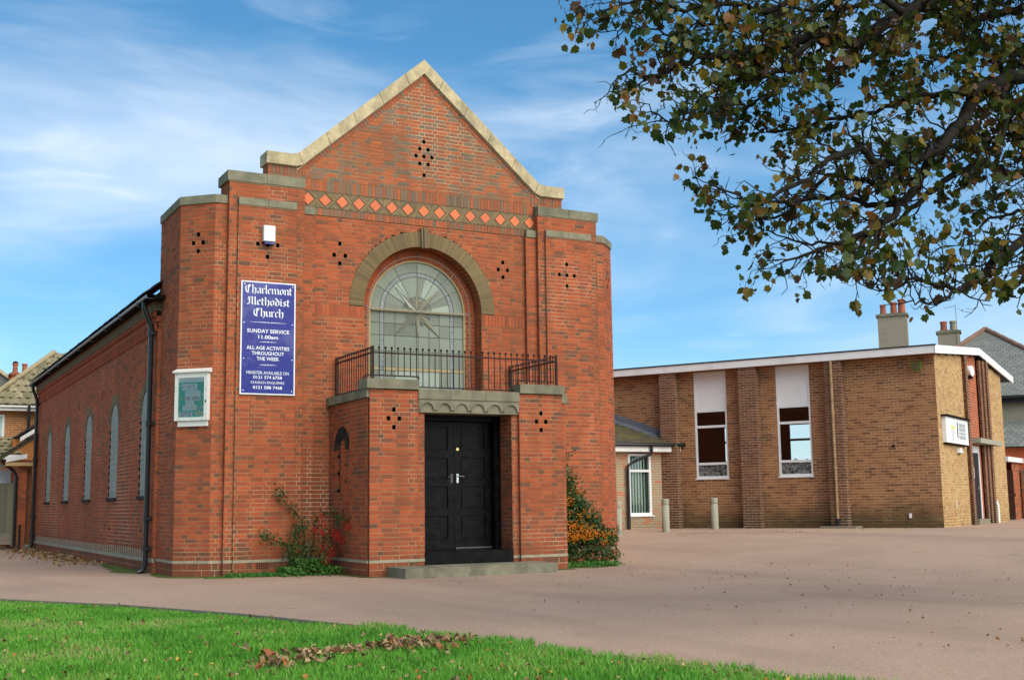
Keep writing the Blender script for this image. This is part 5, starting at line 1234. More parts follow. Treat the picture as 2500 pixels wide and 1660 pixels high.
# board fence
fe = thing('board_fence', 'weathered vertical board fence at the far left of the church', 'fence', (-4.2, 21.6, 0))
for i in range(14):
    x = -3.30-i*.15-.15; MB().wbox(x, x+.142, 21.6, 21.622+.008*(i % 2), .50, 2.04+random.uniform(-.01, .01), 0, random.random()).build('board', ['fence'], fe)
MB().wbox(-5.5, -3.3, 21.58, 21.63, .16, .49).build('gravel_board', ['concrete'], fe); MB().wbox(-3.32, -3.25, 21.57, 21.66, .1, 2.1).build('post', ['fence'], fe)

# ---- houses on the right behind the hall
dv = Vector((.758, .652, 0)); pr = Vector((.652, -.758, 0)); AP = Vector((33.21, 15.36, 8.05))
hr = thing('hipped_house', 'pebbledashed house with grey slate hipped roof and clay ridge behind the hall', 'house', tuple(AP*1-Vector((0, 0, 8.05))))
EL = AP-pr*4.3-dv*3.3; EL.z = 5.02; ER = AP+pr*4.2-dv*3.3; ER.z = 5.02
EL2 = AP-pr*4.3+dv*8; EL2.z = 5.02; ER2 = AP+pr*4.2+dv*8; ER2.z = 5.02; A2 = AP+dv*7.0
wl_ = MB()
def V(v, z=None, off=None): q = v+(off or Vector((0, 0, 0))); return (q.x, q.y, q.z if z is None else z)
i4 = dv*.4
for a, b in ((EL+pr*.35+i4, ER-pr*.35+i4), (ER-pr*.35+i4, ER2-pr*.35), (EL2+pr*.35, EL+pr*.35+i4)): wl_.quad(V(a, .3), V(b, .3), V(b, 5.0), V(a, 5.0))
wl_.build('wall', ['render'], hr)
slopetiles('slates', hr, EL, ER, EL+(AP-(EL+ER)/2), 32, 40, 'slate', .010, each='slate', taper=lambda v: (v*.506, 1-v*.494), thick=.0)
rb = MB(); rb.add([V(EL, 5.0), V(ER, 5.0), V(AP, 8.03), V(ER2, 5.0), V(A2, 8.03), V(EL2, 5.0)], [(0, 1, 2), (1, 3, 4, 2), (5, 0, 2, 4)]); rb.build('roof', ['slate'], hr)
for a, b in ((EL, AP), (ER, AP), (AP, A2)):
    n = 14; 
    for i in range(n):
        p, q = a.lerp(b, i/n), a.lerp(b, (i+.97)/n); MB().tube([V(p, p.z+.03), V(q, q.z+.05)], .10, 8).build('ridge_tile', ['ridge'], hr)
ge = MB(); ge.tube([V(EL, 4.98, -dv*.05), V(ER, 4.98, -dv*.05)], .07, 8); ge.build('gutter', ['pipe'], hr); MB().quad(V(EL, 4.78, dv*.05), V(ER, 4.78, dv*.05), V(ER, 4.95, dv*.05), V(EL, 4.95, dv*.05)).build('fascia', ['dark'], hr) if False else None
fb = MB(); fb.quad(V(EL, 4.76, dv*.1), V(ER, 4.76, dv*.1), V(ER, 4.97, dv*.1), V(EL, 4.97, dv*.1)); fb.build('fascia', ['felt'], hr)
# low slated lean-to at its foot
L0 = EL-dv*2.2+pr*3; L1 = ER-dv*2.2; L0.z = L1.z = 3.0; U0 = EL+i4-dv*.02+pr*3; U0.z = 4.06
slopetiles('lean_to_slates', hr, L0, L1, U0, 9, 26, 'slate', .010, thick=.0)
rb = MB(); U1 = ER+i4-dv*.02; rb.quad(V(L0, 2.98), V(L1, 2.98), V(U1, 4.04), V(U0, 4.04)); rb.build('lean_to', ['felt'], hr); rb = MB(); rb.quad(V(L0, .3, dv*.3), V(L1, .3, dv*.3), V(L1, 2.97, dv*.3), V(L0, 2.97, dv*.3)); rb.build('lean_to_wall', ['red'], hr)
# neighbouring house whose chimneys show over the hall
nh = thing('chimney_house', 'pebbledashed house hidden behind the hall, only its two pebbledashed chimney stacks showing', 'house', (30, 17.2, 0))
hb_ = MB(); c = Vector((31.2, 17.0, 0))
f = Fr((c.x-pr.x*4+dv.x*1.5, c.y-pr.y*4+dv.y*1.5, 0), (pr.x, pr.y)); hb_.box(f, 0, 6.5, .3, 5, -7, 0); hb_.prism(f, [(0, 5), (6.5, 5), (5, 6.6), (1.5, 6.6)], -7, 0, 1); hb_.build('house_body', ['render', 'slate'], nh)
def stack(cx, cy, w_, d_, z0, z1, pots, lab):
    f = Fr((cx, cy, 0), (pr.x, pr.y)); b = MB(); b.box(f, -w_/2, w_/2, z0, z1, -d_/2, d_/2); o = b.build('chimney', ['render'], nh, label=lab)
    b = MB(); b.box(f, -w_/2-.06, w_/2+.06, z1, z1+.09, -d_/2-.06, d_/2+.06); b.box(f, -w_/2+.05, w_/2-.05, z1+.09, z1+.13, -d_/2+.05, d_/2-.05); b.build('chimney_cap', ['green'], o)
    for u, h, r, m in pots: p = f.P(u, z1+.12, 0); MB().lathe(p, [(r*1.05, 0), (r*.95, h*.3), (r*.88, h-.1), (r*1.02, h-.08), (r*1.02, h)], 16).build('chimney_pot', [m], o)
stack(29.85, 17.15, 1.15, .75, 5.5, 8.62, [(-.36, .42, .125, 'pot'), (.06, .50, .135, 'pot'), (.38, .60, .15, 'pot')], 'taller chimney stack with three pots and soot streaks')
stack(31.9, 16.1, .86, .70, 5.5, 7.90, [(-.18, .40, .14, 'pot'), (.20, .40, .15, 'render')], 'shorter chimney stack with two pots')
f = Fr((31.9, 16.1, 0), (pr.x, pr.y)); ae = MB(); ae.tube([f.P(.33, 7.0, .37), f.P(.33, 9.05, .37)], .015, 6); ae.tube([f.P(.33, 9.0, .37), f.P(-.10, 8.93, .37)], .008, 5)
for k in range(5): ae.tube([f.P(.25-.09*k, 9.0-.015*k-.06, .37), f.P(.25-.09*k, 9.0-.015*k+.06, .37)], .005, 4)
ae.build('aerial', ['wire'], nh)
# outbuilding with black gate to the right of the hall
ob = thing('outbuilding', 'dark red brick outbuilding with white roof edge at the right end of the hall', 'outbuilding', tuple(HE.P(13.5, GZ, -.6)))
bq = Bricks(ob, ['red'], 150); FOb = Fr(HE.P(9.6, 0, -.4), (HE.U.x, HE.U.y))
panel(bq, FOb, 2.7, 8, GZ-.1, 2.39, 0, 0, 0, 'str', cand=True, pd=.5); bq.finish(); bq.back.build('wall_core', ['mortar'], ob)
MB().box(FOb, 1.55, 8, 2.40, 2.57, -2.5, .10).build('roof_edge', ['white'], ob)
gt2 = thing('side_gate', 'tall black boarded gate beside the hall', 'gate', tuple(HE.P(11.8, GZ, -.4)))
for i in range(7): MB().box(FOb, 1.3+i*.2, 1.3+i*.2+.193, GZ-.02, 2.1, .0, .025+.006*(i % 2)).build('board', ['black'], gt2)
MB().box(FOb, 1.3, 2.69, 1.2, 1.3, .033, .07).build('rail', ['black'], gt2)
gp = thing('gate_post', 'square brown timber post at the right edge by the outbuilding', 'post', tuple(HE.P(13.7, GZ, -.2)))
MB().box(FOb, 4.02, 4.3, GZ-.05, 2.1, .1, .35).build('post_shaft', ['fence'], gp); MB().box(FOb, 3.99, 4.33, 2.1, 2.16, .07, .38).build('cap', ['fence'], gp)

hg_ = thing('hedge', 'green hedge glimpsed through the right tall window of the hall', 'hedge', tuple(HC+e2*13+e1*8))
HGP = [tuple(HC+e2*(13+random.gauss(0, .25))+e1*random.uniform(2, 14)+Vector((0, 0, random.uniform(.2, 2.75)))) for _ in range(3000)]
hedge_pts = HGP
# ================================================================== TREE
BR = {
 'A': ([(2.95, -11.5, 6.79), (2.44, -11.3, 6.43), (2.01, -11.15, 6.19), (1.59, -11.02, 5.98), (1.26, -10.94, 5.85), (0.95, -10.87, 5.63), (0.66, -10.81, 5.48), (0.31, -10.74, 5.5), (0.02, -10.7, 5.42), (-0.26, -10.66, 5.33), (-0.55, -10.61, 5.26), (-0.87, -10.55, 5.2), (-1.15, -10.51, 5.06), (-1.4, -10.48, 4.94), (-1.61, -10.48, 4.94), (-1.79, -10.5, 4.85)], 0.085, 0.006),
 'B': ([(3.27, -11.72, 5.55), (2.78, -11.52, 5.44), (2.4, -11.37, 5.28), (2.09, -11.27, 5.15), (1.87, -11.21, 5.05), (1.77, -11.21, 4.88), (1.6, -11.17, 4.65), (1.38, -11.1, 4.43), (1.25, -11.07, 4.16), (1.07, -11.03, 3.96), (0.9, -10.99, 3.79), (0.72, -10.96, 3.67), (0.42, -10.85, 3.52), (0.05, -10.72, 3.39), (-0.18, -10.66, 3.3)], 0.085, 0.006),
 'B2': ([(1.47, -11.29, 4.59), (1.21, -11.24, 4.37), (0.81, -11.14, 4.26), (0.58, -11.14, 4.22), (0.37, -11.16, 4.3), (0.06, -11.11, 4.2), (-0.18, -11.08, 4.02), (-0.51, -11.0, 3.83), (-0.81, -10.96, 3.77), (-1.14, -10.92, 3.87)], 0.045, 0.005),
 'B3': ([(1.03, -11.07, 3.94), (0.86, -10.83, 3.89), (0.67, -10.62, 4.03), (0.47, -10.38, 4.02), (0.16, -10.08, 4.03), (-0.08, -9.82, 4.03), (-0.22, -9.64, 4.22)], 0.03, 0.004),
 'B4': ([(0.83, -11.05, 3.77), (0.69, -11.01, 3.64), (0.63, -11.02, 3.54), (0.52, -10.99, 3.33), (0.36, -10.94, 3.24)], 0.02, 0.004),
 'B5': ([(1.23, -11.09, 4.15), (0.95, -10.86, 4.12), (0.75, -10.68, 4.19), (0.58, -10.51, 4.24), (0.49, -10.36, 4.13), (0.33, -10.16, 3.92), (0.08, -9.95, 3.9), (-0.13, -9.76, 3.97)], 0.03, 0.004),
 'C': ([(4.32, -10.77, 4.71), (3.82, -10.6, 4.71), (3.44, -10.47, 4.61), (3.16, -10.42, 4.61), (2.86, -10.37, 4.69), (2.56, -10.28, 4.54), (2.32, -10.22, 4.36), (2.06, -10.15, 4.17), (1.84, -10.09, 3.96), (1.52, -10.0, 3.85), (1.16, -9.88, 3.76), (0.78, -9.78, 3.8), (0.45, -9.71, 3.87)], 0.05, 0.005),
 'D': ([(2.36, -12.12, 3.94), (1.94, -11.97, 3.63), (1.6, -11.87, 3.43), (1.32, -11.8, 3.25), (1.09, -11.77, 3.09), (0.88, -11.75, 2.97), (0.62, -11.73, 2.97), (0.38, -11.72, 3.02), (0.2, -11.74, 3.03)], 0.05, 0.005),
 'D2': ([(0.72, -11.89, 2.94), (0.6, -11.87, 2.86), (0.47, -11.85, 2.8), (0.27, -11.8, 2.78), (0.14, -11.79, 2.83)], 0.014, 0.004),
 'D3': ([(0.62, -11.73, 2.97), (0.39, -11.71, 3.03), (0.23, -11.7, 2.95), (0.04, -11.68, 2.89), (-0.12, -11.69, 2.93), (-0.23, -11.73, 2.94)], 0.012, 0.003),
 'E': ([(0.62, -10.85, 5.46), (0.33, -10.83, 5.5), (0.05, -10.77, 5.31), (-0.21, -10.73, 5.08), (-0.52, -10.67, 4.98), (-0.81, -10.62, 4.86), (-0.98, -10.64, 4.76), (-1.11, -10.66, 4.55), (-1.24, -10.71, 4.49), (-1.45, -10.72, 4.46), (-1.68, -10.74, 4.56)], 0.03, 0.004),
 'F': ([(1.86, -11.22, 5.04), (1.56, -10.98, 5.05), (1.36, -10.79, 5.03), (1.17, -10.6, 4.95), (0.78, -10.29, 4.88), (0.4, -9.99, 4.79), (0.28, -9.86, 4.88), (0.13, -9.71, 4.99)], 0.03, 0.004),
 'G': ([(3.76, -11.1, 6.54), (3.16, -10.84, 6.31), (2.8, -10.72, 6.19), (2.43, -10.6, 6.1), (2.13, -10.54, 6.13), (1.83, -10.46, 6.03), (1.53, -10.34, 5.72), (1.2, -10.23, 5.55), (0.79, -10.09, 5.45), (0.43, -9.95, 5.23), (0.14, -9.86, 5.06), (-0.11, -9.82, 5.0)], 0.05, 0.004),
 'H': ([(1.13, -11.06, 5.78), (0.71, -10.98, 5.98), (0.15, -10.78, 5.91), (-0.24, -10.66, 5.69), (-0.55, -10.61, 5.73), (-1.01, -10.46, 5.64), (-1.31, -10.42, 5.68), (-1.6, -10.37, 5.62), (-1.84, -10.34, 5.51)], 0.035, 0.004),
 'H2': ([(-0.55, -10.61, 5.73), (-0.58, -10.61, 5.47), (-0.84, -10.53, 5.51), (-1.09, -10.44, 5.39), (-1.33, -10.37, 5.43), (-1.52, -10.33, 5.44), (-1.72, -10.27, 5.37)], 0.016, 0.003),
 'I': ([(4.46, -10.74, 5.48), (3.9, -10.6, 5.35), (3.45, -10.51, 5.13), (3.11, -10.49, 4.98), (2.72, -10.46, 4.94), (2.41, -10.47, 4.96)], 0.03, 0.008),
 'J': ([(3.84, -11.07, 6.79), (3.37, -10.86, 6.56), (2.98, -10.73, 6.47), (2.54, -10.6, 6.63), (2.02, -10.39, 6.48), (1.52, -10.18, 6.31), (1.11, -10.02, 6.19), (0.78, -9.94, 6.2), (0.47, -9.82, 5.99)], 0.05, 0.006),
 'K': ([(2.93, -11.68, 3.52), (2.46, -11.54, 3.35), (2.12, -11.47, 3.2), (1.89, -11.46, 3.07), (1.68, -11.49, 3.09), (1.46, -11.49, 3.0)], 0.03, 0.005),
 'L': ([(3.21, -10.69, 5.05), (3.04, -10.7, 5.19), (2.83, -10.74, 5.71), (2.67, -10.76, 5.89), (2.39, -10.66, 5.75), (2.07, -10.55, 5.65), (1.75, -10.44, 5.57)], 0.03, 0.005),
 'M': ([(2.1, -11.26, 5.15), (2.2, -11.31, 4.89), (2.1, -11.26, 4.57), (1.9, -11.18, 4.49), (1.74, -11.13, 4.4), (1.54, -11.06, 4.33)], 0.022, 0.004),
 'N': ([(2.2, -11.77, 3.7), (2.07, -11.67, 3.8), (1.89, -11.53, 3.78), (1.73, -11.39, 3.74), (1.65, -11.28, 3.62), (1.53, -11.15, 3.52)], 0.022, 0.004),
}
tr = thing('sycamore_tree', 'large sycamore with yellowing autumn leaves overhanging from the right', 'tree', (5.6, -11.6, 0))
FK1 = (5.45, -11.55, 3.4); FK2 = (5.25, -11.5, 5.6); FK3 = (5.2, -11.4, 7.0)
root_of = {'A': FK3, 'G': FK3, 'J': FK3, 'B': FK2, 'I': FK2, 'C': FK1, 'D': FK1, 'K': FK1, 'L': FK2, 'N': FK1}
tb = MB(); tb.tube([(5.6, -11.6, -.1), (5.62, -11.6, .25), (5.55, -11.58, 1.5), FK1, FK2, FK3, (5.3, -11.2, 9.5), (5.8, -11, 12)], [.42, .33, .28, .25, .21, .17, .11, .03], 14); tb.build('trunk', ['bark'], tr, smooth=True)
def camxy(p):
    q = p-CV; z = q.dot(fw); return (q.dot(r2)/z*2950/1250, q.dot(u2)/z*2950/830, z)
def inframe(p):
    x, y, z = camxy(p); return z > .5 and abs(x) < 1 and abs(y) < 1
twig = MB(); LV = []      # leaf list: position, direction, size, tone
def rnd(s=1.): return Vector((random.gauss(0, s), random.gauss(0, s), random.gauss(0, s)))
def smooth(pts, k=3):
    P = [Vector(p) for p in pts]; o = []
    for i in range(len(P)-1):
        p0, p1, p2, p3 = P[max(i-1, 0)], P[i], P[i+1], P[min(i+2, len(P)-1)]
        for j in range(k):
            t = j/k; o.append(.5*((2*p1)+(p2-p0)*t+(2*p0-5*p1+4*p2-p3)*t*t+(3*p1-p0-3*p2+p3)*t**3))
    o.append(P[-1]); return o
def leaves(p, d, n, spread=.085):
    hue = random.random()
    for _ in range(n):
        q = p+rnd(spread*.55); LV.append((q, (d*.5+Vector((0, 0, -.7))+rnd(.55)).normalized(), random.uniform(.032, .078), min(1, max(0, hue+random.gauss(0, .22)))))
def grow(p, d, L, r, lev):
    k = max(3, int(L/.075)); pts = [p.copy()]; dd = d.normalized(); st_ = L/k
    for i in range(k):
        dd = (dd+rnd(.30)+Vector((0, 0, .04 if pts[-1].z > 3.15 else .30))).normalized(); pts.append(pts[-1]+dd*st_)
    twig.tube(pts, [r*(1-.55*i/k) for i in range(k+1)], 4 if lev else 5, cap=False)
    dens = DENS(pts[-1])
    if lev < 2:
        for i in range(1, k+1):
            if random.random() < (.62 if lev == 0 else .5):
                side = dd.cross(Vector((random.gauss(0, 1), random.gauss(0, 1), random.gauss(0, 1)))).normalized()
                grow(pts[i], ((pts[i]-pts[i-1]).normalized()*.8+side*.8+Vector((0, 0, -.06))), L*random.uniform(.3, .6), max(.0032, r*.6), lev+1)
    for i in range(1, k+1):
        if random.random() < .06*dens: leaves(pts[i], dd, random.choice((1, 2, 3)))
    if random.random() < .36*min(1.1, dens): leaves(pts[-1], dd, random.choice((2, 3, 5, 6)))
def DENS(p):
    """fuller towards the upper right of the crown, sparser on the low outer sprays"""
    a = .5+1.0*sstep(4.2, 5.3, p.z)*sstep(-2.4, .2, p.x)-.25*sstep(3.3, 2.9, p.z)
    return a
random.seed(5)
limbs = 0
for k, (pts, r0, r1) in BR.items():
    if k in root_of: pts = [root_of[k]]+pts; 
    sp = smooth(pts, 4); n = len(sp)
    sp = [q+(rnd(.014) if 2 < i < n-1 else Vector((0, 0, 0))) for i, q in enumerate(sp)]
    rad = [max(.0045, r0*(1-i/(n-1))**.85+r1) for i in range(n)]
    b = MB(); b.tube(sp, rad, 8); b.build('branch', ['bark'], tr, smooth=True)
    acc = 0; sp_ = .085
    for i in range(1, n):
        d = sp[i]-sp[i-1]; acc += d.length
        if sp[i].x > 4.0: acc = 0; continue
        while acc > sp_:
            acc -= sp_
            side = d.normalized().cross(rnd(1)).normalized()
            side.z = side.z*.8-.05
            L = random.uniform(.16, .52)*(.75+.5*(1-i/n)); grow(sp[i].copy(), d.normalized()*.75+side, L, .0095*min(1.2, .55+rad[i]*18), 0)
    grow(sp[-1].copy(), sp[-1]-sp[-2], .3, .006, 0)
twig.build('twigs', ['bark'], tr, kind='stuff')
# the rest of the crown, above and to the right of the picture
random.seed(17)
UP = []
for k in range(13):
    a0 = random.uniform(0, 6.28); e_ = random.uniform(.15, .8); L = random.uniform(2.6, 5.2); p = Vector(random.choice((FK3, (5.3, -11.2, 9.5), (5.25, -11.3, 8.2))))
    d = Vector((math.cos(a0)*math.cos(e_), math.sin(a0)*math.cos(e_), math.sin(e_))); pts = [p+d*L*t+Vector((0, 0, -.25*L*t*t))+rnd(.1)*t for t in (0, .25, .5, .75, 1)]
    if any(inframe(q) for q in pts): continue
    MB().tube(smooth(pts, 4), [.085*(1-i/17)+.008 for i in range(17)], 7).build('branch', ['bark'], tr, smooth=True)
    for _ in range(110):
        q = pts[random.randrange(1, 5)]+rnd(.55)
        if not inframe(q): UP.append(q)
for _ in range(700):
    q = Vector((random.gauss(4.6, 2.6), random.gauss(-12.2, 2.4), random.gauss(8.8, 1.2)))
    if not inframe(q) and q.z > 6: UP.append(q)
LV = [l for l in LV if not (inframe(l[0]) and camxy(l[0])[2] < 8.5)]
for q in UP: LV.append((q, (Vector((0, 0, -.6))+rnd(.5)).normalized(), random.uniform(.12, .19), random.random()))
# palmate leaf: outline in its own plane, stalk at origin
def leafshape(curl):
    o = [(0, 0), (.16, -.07), (.40, .02), (.36, .18), (.58, .36), (.42, .46), (.42, .68), (.24, .70), (0, 1.0), (-.24, .70), (-.42, .68), (-.42, .46), (-.58, .36), (-.36, .18), (-.40, .02), (-.16, -.07)]
    return np.array([(x, y, curl*(abs(x)*.9-.25*y*y)) for x, y in o])
SH = [leafshape(.25), leafshape(-.35), leafshape(.6)]
LW_ = np.array([1.15, 1.15, 1.15])
def leafmat(d, roll):
    y = d.normalized(); x = y.orthogonal().normalized(); x = (Matrix.Rotation(roll, 3, y) @ x); z = x.cross(y); return np.array([list(x), list(y), list(z)])
order = sorted(range(len(LV)), key=lambda i: -(LV[i][2]/camxy(LV[i][0])[2]) if inframe(LV[i][0]) else 0)
o0 = wl(tr); lcache = {}
big = order[:300]; bigset = set(big)
for i in big:
    p, d, s, t = LV[i]; sh = random.randrange(3); key = (sh, round(t*9))
    if key not in lcache:
        m_ = MB(); v = SH[sh]*LW_; c = (0, .35, 0); vs = [tuple(q) for q in v]+[c]; m_.add(vs, [(16, j, (j+1) % 16) for j in range(16)], 0, key[1]/9); lcache[key] = m_.mesh('leaf', ['leaf'])
    o = bpy.data.objects.new('leaf', lcache[key]); COL.objects.link(o); o.parent = tr
    Rm = leafmat(d, random.uniform(0, 6.28)); mt = Matrix([[Rm[0][r], Rm[1][r], Rm[2][r]] for r in range(3)]).to_4x4()
    o.matrix_local = Matrix.Translation(p-o0) @ mt @ Matrix.Scale(s*1.25, 4)
tris = []; tn = []
idx = [(j, (j+1) % 16) for j in range(16)]
for i in order[300:]:
    p, d, s, t = LV[i]; v = SH[random.randrange(3)]*1.25*s @ leafmat(d, random.uniform(0, 6.28))+np.array(p)
    tris.append(v); tn.append(t)
arr = np.array(tris); fastmesh('foliage', arr, 16, np.array(tn), 'leaf', tr, kind='stuff')

# ================================================================== BUSHES AND GROUND COVER
def foliage(name, parent, pts, size, m, kind='stuff', up=.3, asp=.42):
    n = len(pts); P = np.array(pts)
    d = RS.normal(size=(n, 3)); d[:, 2] += up; d /= np.linalg.norm(d, axis=1)[:, None]
    x = np.cross(d, RS.normal(size=(n, 3))); x /= np.linalg.norm(x, axis=1)[:, None]
    s = (size*RS.uniform(.6, 1.3, n))[:, None]
    q = np.stack([P-d*s, P+x*s*asp-d*s*.1, P+d*s, P-x*s*asp-d*s*.1], 1)
    return fastmesh(name, q, 4, RS.uniform(0, 1, n)**1.3, m, parent, kind=kind)
def berries(name, parent, pts, r, m):
    P = np.array(pts); n = len(P); o = np.array([(1, 0, 0), (0, 1, 0), (-1, 0, 0), (0, -1, 0), (0, 0, 1), (0, 0, -1)])*1.0
    f = [(0, 1, 4), (1, 2, 4), (2, 3, 4), (3, 0, 4), (1, 0, 5), (2, 1, 5), (3, 2, 5), (0, 3, 5)]
    rr = r*RS.uniform(.8, 1.2, n)
    tri = np.concatenate([np.stack([P+o[a]*rr[:, None], P+o[b]*rr[:, None], P+o[c]*rr[:, None]], 1) for a, b, c in f])
    return fastmesh(name, tri, 3, np.tile(RS.uniform(0, 1, n), 8), m, parent, kind='stuff')
ft = thing('firethorn_bush', 'firethorn bush heavy with orange berries against the right side of the porch', 'bush', (4.3, 1.2, 0))
stm = MB(); fp = []; bp = []
random.seed(21)
tips = []
for i in range(58):
    bx_, by_ = random.uniform(4.0, 4.7), random.uniform(.7, 1.6)
    tx = 3.98+abs(random.gauss(0, .52)); h = random.uniform(.35, 1.0)*max(.4, 2.30-1.45*(tx-3.95)); ty = random.uniform(.45, 1.75)
    if tx > 5.25: continue
    p0 = Vector((4.25+random.uniform(-.2, .2), 1.2+random.uniform(-.2, .2), 0)); p2 = Vector((tx, ty, h)); p1 = p0.lerp(p2, .5)+Vector((random.uniform(-.1, .1), random.uniform(-.1, .1), .25))
    sp = smooth([p0, p1, p2], 5); stm.tube(sp, [.014*(1-.8*j/(len(sp)-1)) for j in range(len(sp))], 5)
    for j, q in enumerate(sp[2:]):
        for _ in range(26): fp.append(q+rnd(.085))
        if random.random() < .22 and q.z < 1.25+.4*random.random():
            c = q+Vector((random.uniform(-.05, .05), -.10+random.uniform(-.06, .02), random.uniform(-.04, .04)))
            for _ in range(random.randint(14, 30)): bp.append(c+Vector((random.gauss(0, .055), random.gauss(0, .03), random.gauss(0, .035))))
for c, n in (((4.05, .55, .98), 70), ((4.12, .5, .78), 80), ((4.02, .52, .62), 90), ((4.25, .48, .55), 90), ((4.4, .5, .70), 60), ((4.55, .5, .56), 80), ((4.75, .55, .62), 70), ((4.95, .6, .56), 60), ((5.12, .65, .58), 40), ((4.02, .6, 1.9), 24), ((4.2, .6, 1.75), 18), ((4.08, .55, 1.62), 26), ((4.12, .5, 1.2), 50), ((4.5, .5, .95), 30)):
    for _ in range(n): bp.append(Vector(c)+Vector((random.gauss(0, .10), random.gauss(0, .05), random.gauss(0, .05))))
for tip, n in (((4.55, .9, 2.18), 40), ((4.85, 1.1, 1.45), 36), ((5.2, 1.1, .98), 50), ((5.4, .9, .62), 60), ((5.05, 1.0, 1.15), 40)):      # wayward shoots
    a = Vector((4.25, 1.1, tip[2]*.8)); b = Vector(tip); sp = smooth([a, a.lerp(b, .5)+Vector((0, 0, .05)), b], 5); stm.tube(sp, [.007*(1-.7*j/(len(sp)-1)) for j in range(len(sp))], 4)
    for _ in range(n): fp.append(sp[random.randrange(3, len(sp))]+rnd(.035))
def FH_(x): return np.interp(x, [3.9, 4.0, 4.15, 4.3, 4.5, 4.7, 4.85, 5.0, 5.25, 5.4], [2.05, 2.15, 2.0, 1.62, 1.42, 1.18, .95, .8, .66, .5])
k = 0
while k < 1150:          # leafy sprays through the whole outline, thinner low down behind
    x_, z_ = random.uniform(3.9, 5.35), random.uniform(.05, 2.2)
    if z_ > FH_(x_)*random.uniform(.9, 1.06): continue
    if z_ < .42 and random.random() < .45: continue
    y_ = .62+abs(random.gauss(0, .35))*.9; c = Vector((x_, y_, z_)); dr = Vector((random.gauss(.3, .5), random.gauss(-.3, .4), random.gauss(.35, .4))).normalized(); L_ = random.uniform(.08, .24)
    for j in range(13): fp.append(c+dr*L_*j/13+rnd(.024))
    k += 1
stm.build('stems', ['bark'], ft, kind='stuff'); foliage('foliage', ft, fp, .032, 'bushleaf'); berries('berries', ft, bp, .0125, 'orangeb')

foliage('foliage', hg_, hedge_pts, .14, 'weed')
rs_ = thing('red_berry_shrub', 'sparse shrub with red berries trained in the corner left of the porch', 'shrub', (-.45, 1.6, 0))
stm = MB(); fp = []; bp = []
def shoot(pts, n, sp_=.04, r=.010):
    sp = smooth(pts, 5); stm.tube(sp, [r*(1-.75*j/(len(sp)-1)) for j in range(len(sp))], 5)
    for _ in range(n): fp.append(sp[random.randrange(2, len(sp))]+rnd(sp_))
B0 = (-.42, 1.62, 0)
shoot([B0, (-.55, 1.6, .5), (-.62, 1.65, .95), (-.85, 1.72, 1.22), (-1.02, 1.75, 1.48)], 330, .05)
shoot([B0, (-.4, 1.6, .6), (-.35, 1.6, .98), (-.1, 1.62, 1.05), (.0, 1.3, 1.02)], 200, .045)
shoot([B0, (-.7, 1.6, .35), (-.95, 1.65, .55), (-1.3, 1.7, .68)], 360, .055)
shoot([B0, (-.6, 1.55, .4), (-.75, 1.6, .72), (-.55, 1.6, .86)], 300, .055)
shoot([B0, (-.3, 1.5, .4), (-.25, 1.3, .7), (-.1, 1.1, .95), (.0, .9, .90)], 220, .05)
shoot([B0, (-.8, 1.5, .25), (-.85, 1.5, .5)], 260, .07); shoot([B0, (-.3, 1.4, .2), (-.3, 1.3, .42)], 200, .07); shoot([B0, (-.5, 1.5, .3), (-.5, 1.4, .55)], 150, .06)
for c, n in (((-.30, 1.45, .98), 26), ((-.28, 1.4, .86), 34), ((-.32, 1.4, .72), 36), ((-.12, 1.25, .70), 60), ((-.06, 1.2, .60), 50), ((-.30, 1.4, .45), 34), ((-.2, 1.3, .36), 60), ((-.26, 1.3, .25), 40), ((-.03, .85, .83), 40), ((-.42, 1.45, .76), 22), ((-.18, 1.3, .78), 40)):
    for _ in range(n): bp.append(Vector(c)+rnd(.036))
stm.build('stems', ['bark'], rs_, kind='stuff'); foliage('foliage', rs_, fp, .030, 'bushleaf'); berries('berries', rs_, bp, .012, 'redb')
# weeds along the foot of the left wing and by the firethorn
wp = []
random.seed(3)
for _ in range(5200):
    x = random.uniform(-1.9, -.02); y = 1.80-abs(random.gauss(0, .34)) if x > -1.1 else 1.83-abs(random.gauss(0, .12))*(1+(x+1.9)); hgt = (.15 if x > -1.0 else .05)*random.random()*(1.9 if -.8 < x < -.35 else 1)
    if x > -.15 and y < .05: continue
    wp.append((x, y, hgt))
for _ in range(1500): wp.append((random.uniform(3.9, 5.1), .72-abs(random.gauss(0, .28)), random.random()*.09))
foliage('weeds', None, wp, .030, 'weed', up=.8)
def mossband(pts, name='moss_strip'):
    mb = MB()
    for (a, b, wa, wb) in pts:
        A, B_ = Vector((*a, 0)), Vector((*b, 0)); d = (B_-A).normalized(); nrm = Vector((d.y, -d.x, 0)); k = max(2, int((B_-A).length/.12))
        pv = None
        for i in range(k+1):
            t = i/k; c = A.lerp(B_, t); w = (wa+(wb-wa)*t)*random.uniform(.5, 1.25)
            p = (c-nrm*.02, c+nrm*w)
            if pv: mb.add([(pv[0].x, pv[0].y, .012), (pv[1].x, pv[1].y, .005), (p[1].x, p[1].y, .005), (p[0].x, p[0].y, .012)], [(0, 1, 2, 3)])
            pv = p
    return mb.build(name, ['moss'], kind='structure')
mossband([((CX-4.6, 3.9), (CX-4.58, 2.48), .10, .26), ((CX-4.58, 2.48), (CX-4.08, 2.0), .24, .26), ((CX-4.08, 2.0), (-1.0, 1.86), .30, .5), ((-1.0, 1.86), (-.02, 1.95), .55, .6), ((0.0, 1.2), (.0, .0), .15, .12), ((.0, -.005), (.33, -.005), .14, .18), ((3.1, -.005), (3.88, -.005), .16, .2), ((3.88, .3), (4.8, .35), .3, .35), ((4.8, .5), (6.1, 1.9), .3, .25), ((NX, 8.5), (NX, 4.2), .25, .5)])
